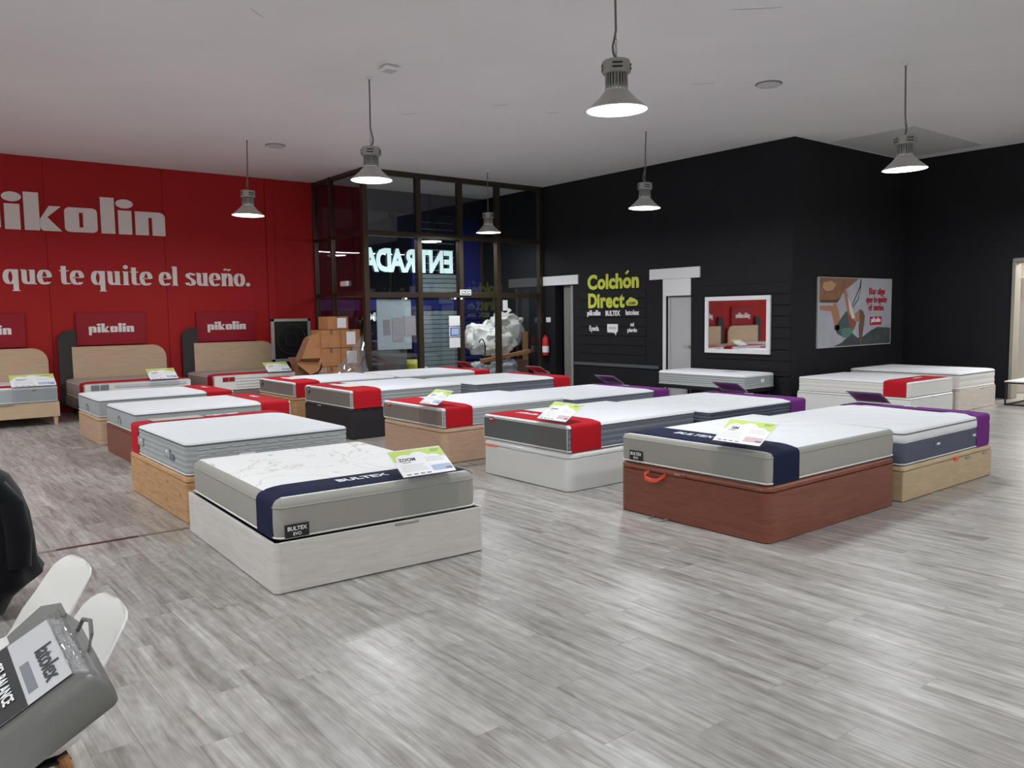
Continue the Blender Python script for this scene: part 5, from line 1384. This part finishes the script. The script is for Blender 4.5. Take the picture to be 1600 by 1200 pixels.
# ------------------------------------------------------------------ side table and side room
r = thing('side_table', 'white topped side table with black square frame at the right edge', 'table', (15.62, 5.77, 0))
W, D, H = 0.92, 0.9, 0.41
G().box((-0.01,-D,H),(W,0.0,H+0.022),0.004).build('table_top', MT['white'], r)
for x in (0, W-0.03):
    for y in (-0.03, -D): G().box((x,y,0.0),(x+0.025,y+0.025,H),0.002).build('leg', MT['black_metal'], r)
for y in (-0.03, -D):
    for z in (0.0, H-0.025): G().box((0.025,y,z),(W-0.03,y+0.025,z+0.025),0.002).build('stretcher', MT['black_metal'], r)
for x in (0, W-0.03):
    for z in (0.0, H-0.025): G().box((x,-D+0.025,z),(x+0.025,-0.03,z+0.025),0.002).build('stretcher', MT['black_metal'], r)
r = thing('shelf_unit', 'white shelving with bedding in the lit side room', 'shelf', (XR+1.2, 6.6, 0))
for x in (0, 1.3): G().box((x,-0.4,0),(x+0.03,0.4,2.3),0.003).build('upright', MT['blinds'], r)
for k in range(5): G().box((0.03,-0.4,0.1+k*0.5),(1.3,0.4,0.13+k*0.5),0.003).build('shelf_board', MT['blinds'], r)
for k in range(4):
    for j in range(2):
        nm = ('lowest', 'second', 'third', 'topmost')[k]+' shelf of the side room, '+('left', 'right')[j]
        t = thing('folded_duvet', 'folded white duvet on the '+nm, 'bedding', (XR+1.55+j*0.6, 6.5, 0.132+k*0.5), 0.0, 'duvets on the side room shelves')
        for q in range(2):
            rings = [[(x, y, z) for x, y in rrect(-0.26+i, 0.26-i, -0.28+i, 0.28-i, 0.08)] for i, z in ((0.03,q*.17),(0.0,q*.17+.04),(0.0,q*.17+.12),(0.03,q*.17+.165))]
            G().loft(rings, True, True).build('fold', MT['m_white'], t)

# ------------------------------------------------------------------ chairs, coat and bag in the left foreground
def make_chair():
    """white shell chair facing local -x, backrest at +x"""
    r = thing('shell_chair', 'x', 'chair')
    prof = [(-0.22,0.425,.19),(-0.20,0.445,.215),(-0.12,0.445,.23),(0.0,0.432,.235),(0.10,0.430,.235),(0.165,0.455,.23),(0.20,0.52,.222),(0.225,0.60,.212),(0.25,0.67,.205),(0.27,0.725,.20),(0.285,0.765,.19),(0.298,0.79,.172),(0.308,0.808,.148),(0.315,0.819,.115),(0.319,0.824,.075),(0.321,0.826,.03)]
    n = 14; outer, inner = [], []
    for k, (x, z, hw) in enumerate(prof):
        a = prof[max(k-1, 0)]; b = prof[min(k+1, len(prof)-1)]
        t = Vector((b[0]-a[0], 0, b[1]-a[1])).normalized(); nn = Vector((-t.z, 0, t.x))    # towards the sitter
        curl = 0.05+0.05*math.exp(-((k-5)/2.6)**2)
        if k > 7: curl *= max(0.12, 1-(k-7)*0.16)
        ro, ri = [], []
        for j in range(n+1):
            s = 2*j/n-1
            c = Vector((x, s*hw, z))+nn*(curl*abs(s)**2.6)
            ri.append(tuple(c+nn*0.003)); ro.append(tuple(c-nn*0.004))
        inner.append(ri); outer.append(ro)
    g = G(); g.loft(inner, closed=False); g.loft(outer[::-1], closed=False)
    rim_i = [q[0] for q in inner]+inner[-1][1:]+[q[-1] for q in inner[::-1]][1:]+inner[0][::-1][1:-1]
    rim_o = [q[0] for q in outer]+outer[-1][1:]+[q[-1] for q in outer[::-1]][1:]+outer[0][::-1][1:-1]
    g.loft([rim_i+[rim_i[0]], rim_o+[rim_o[0]]], closed=False)
    g.build('shell', MT['chairwhite'], r, 50)
    for sx in (-1, 1):
        for sy in (-1, 1):
            g = G(); g.tube([(sx*0.10+0.01, sy*0.12, 0.43), (sx*0.21+0.01, sy*0.22, 0.0)], [0.017, 0.011], 10); g.build('leg', MT['beech'], r)
    for sx in (-1, 1):
        g = G(); g.tube([(sx*0.14+0.01,-0.155,0.28),(sx*0.14+0.01,0.155,0.28)], 0.006, 6); g.build('cross_brace', MT['black_metal'], r)
    g = G(); g.box((-0.11,-0.13,0.415),(0.13,0.13,0.425),0.002); g.build('seat_mount', MT['black_metal'], r)
    return r
ch0 = make_chair()
for i, (x, y, a, lab) in enumerate(((0.26,3.31,0.08,'white shell chair farthest back of the foreground row'), (0.255,2.76,0.05,'middle white shell chair, partly behind the grey bag'), (0.12,2.12,math.pi,'nearest white shell chair, under the grey bag'), (0.06,5.62,0.0,'white shell chair under the dark coat'))):
    c = ch0 if i == 0 else copy_tree(ch0)
    c.location = (x, y, 0); c.rotation_euler = (0, 0, a); c['label'] = lab; c['group'] = 'white shell chairs'

# coat
r = thing('coat', 'dark navy coat hung over a chair at the left edge', 'coat', (0.40, 5.60, 0))
rings = []
for z, hx, hy, cx in ((0.02,.20,.13,-.05),(0.10,.22,.14,-.02),(0.17,.28,.24,0.0),(0.21,.34,.25,.01),(0.28,.315,.26,0.0),(0.42,.30,.26,0.0),(0.58,.285,.26,0.0),(0.72,.26,.26,-.01),(0.82,.23,.25,-.03),(0.875,.17,.21,-.05),(0.89,.08,.05,-.06)):
    ring = []
    for k in range(40):
        t = 2*math.pi*k/40
        f = 1+(0.07*math.sin(5*t+z*3)+0.05*math.sin(9*t-z*7))*max(0, (0.85-z))*1.1
        ring.append((cx+hx*math.cos(t)*f, hy*math.sin(t)*f, z+0.02*math.sin(3*t+1)*(1 if z < 0.3 else 0)))
    rings.append(ring)
G().loft(rings, True, True).build('coat_body', MT['coat'], r, 70)
g = G(); g.tube([(0.12,-0.16,0.78),(0.18,-0.19,0.66),(0.20,-0.20,0.48),(0.19,-0.20,0.30)], [0.05,0.07,0.075,0.07], 14); g.build('sleeve', MT['coat'], r)
g = G(); g.tube([(-0.25,-0.07,0.86),(-0.08,-0.11,0.895),(0.06,-0.09,0.885)], [0.02,0.035,0.02], 8); g.build('collar', MT['coat'], r)

# grey bag leaning on the nearest chair
K = 0.86
B0 = Vector((0,0,1.72))+K*(Vector((0.4688,2.6255,0.6762))-Vector((0,0,1.72)))
bU = Vector((-0.8674,0.0553,-0.4946)).normalized(); bV = Vector((-0.0123,0.9911,0.1324)); bV = (bV-bU*bV.dot(bU)).normalized(); bD = bU.cross(bV)
if bD.z > 0: bD = -bD
r = thing('mattress_bag', 'grey latolex GEL BALANCE bag leaning on the nearest chair', 'bag')
s_, t_, l_ = 0.43, 0.135, 0.60
BP = lambda u, v, d: B0+bU*u+bV*v+bD*d
g = G(); rings = []
for d, i in ((0.0,0.016),(0.012,0.004),(0.035,0.0),(t_*.5,-0.006),(t_-0.03,0.0),(t_-0.008,0.006),(t_,0.02)):
    ring = []
    for u, v in rrect(i, l_-i, i, s_-i, 0.02, 4):
        P_ = BP(u, v, d); w = 0.007*noise.noise(P_*14)
        ring.append(tuple(P_+bD*w))
    rings.append(ring)
inner_rings = []
for q in (0.06, 0.12):
    inner_rings.append([tuple(BP(u, v, -0.006*(1 if q > .1 else .6))) for u, v in rrect(q, l_-q, q, s_-q, 0.02, 4)])
g.loft(inner_rings[::-1]+rings, True, True); g.build('bag_body', MT['bag'], r, 60)
def patch(u0, u1, v0, v1, n, name, m_, parent=None):
    g = G(); g.prism([(u0,v0),(u1,v0),(u1,v1),(u0,v1)], 0, 0.001, lambda a, b, c: tuple(BP(a, b, -0.008-n-c))); return g.build(name, m_, parent or r, 0)
lab = patch(0.048, 0.57, 0.045, 0.385, 0.0, 'printed_label', MT['bag_light'])
patch(0.165, 0.245, 0.045, 0.385, 0.0012, 'black_band', MT['label_black'], lab)
patch(0.130, 0.155, 0.09, 0.24, 0.0012, 'grey_box', MT['label_grey'], lab)
patch(0.212, 0.24, 0.31, 0.36, 0.0024, 'white_sticker', MT['paper'], lab)
tn = -0.0115
put_text('lettering', 'latolex', 0.066, MT['ink'], lab, -bV, -bU, BP(0.088, 0.17, tn), bold=0.001, depth=0.001)
put_text('lettering', 'GEL BALANCE', 0.040, MT['paper'], lab, -bV, -bU, BP(0.205, 0.215, tn-0.001), bold=0.001, depth=0.001, sx=0.86)
g = G(); nx, nz = 18, 14; rows = []
for j in range(nz+1):
    rows.append([tuple(BP(0.004+0.045*i/nx, 0.03+0.37*j/nz, -0.012-0.014*abs(noise.noise(Vector((i*.5, j*.55, 2)))))) for i in range(nx+1)])
g.loft(rows, closed=False); g.build('clear_window', glass('bag_film', (0.86, 0.87, 0.88), 1.9), r, 0)
g = G(); g.tube([tuple(BP(0.0, 0.15, 0.03)), tuple(BP(-0.03, 0.17, 0.0)), tuple(BP(-0.045, 0.22, -0.01)), tuple(BP(-0.03, 0.27, 0.0)), tuple(BP(0.0, 0.29, 0.03))], 0.006, 7); g.build('carry_handle', MT['bag'], r)
g = G(); g.prism([(0.0,0.36),(0.0,0.44),(0.05,0.50),(0.16,0.46),(0.16,0.40)], 0, 0.004, lambda a, b, c: tuple(BP(a, b, 0.0-c+0.004))); g.build('top_flap', MT['bag'], r)
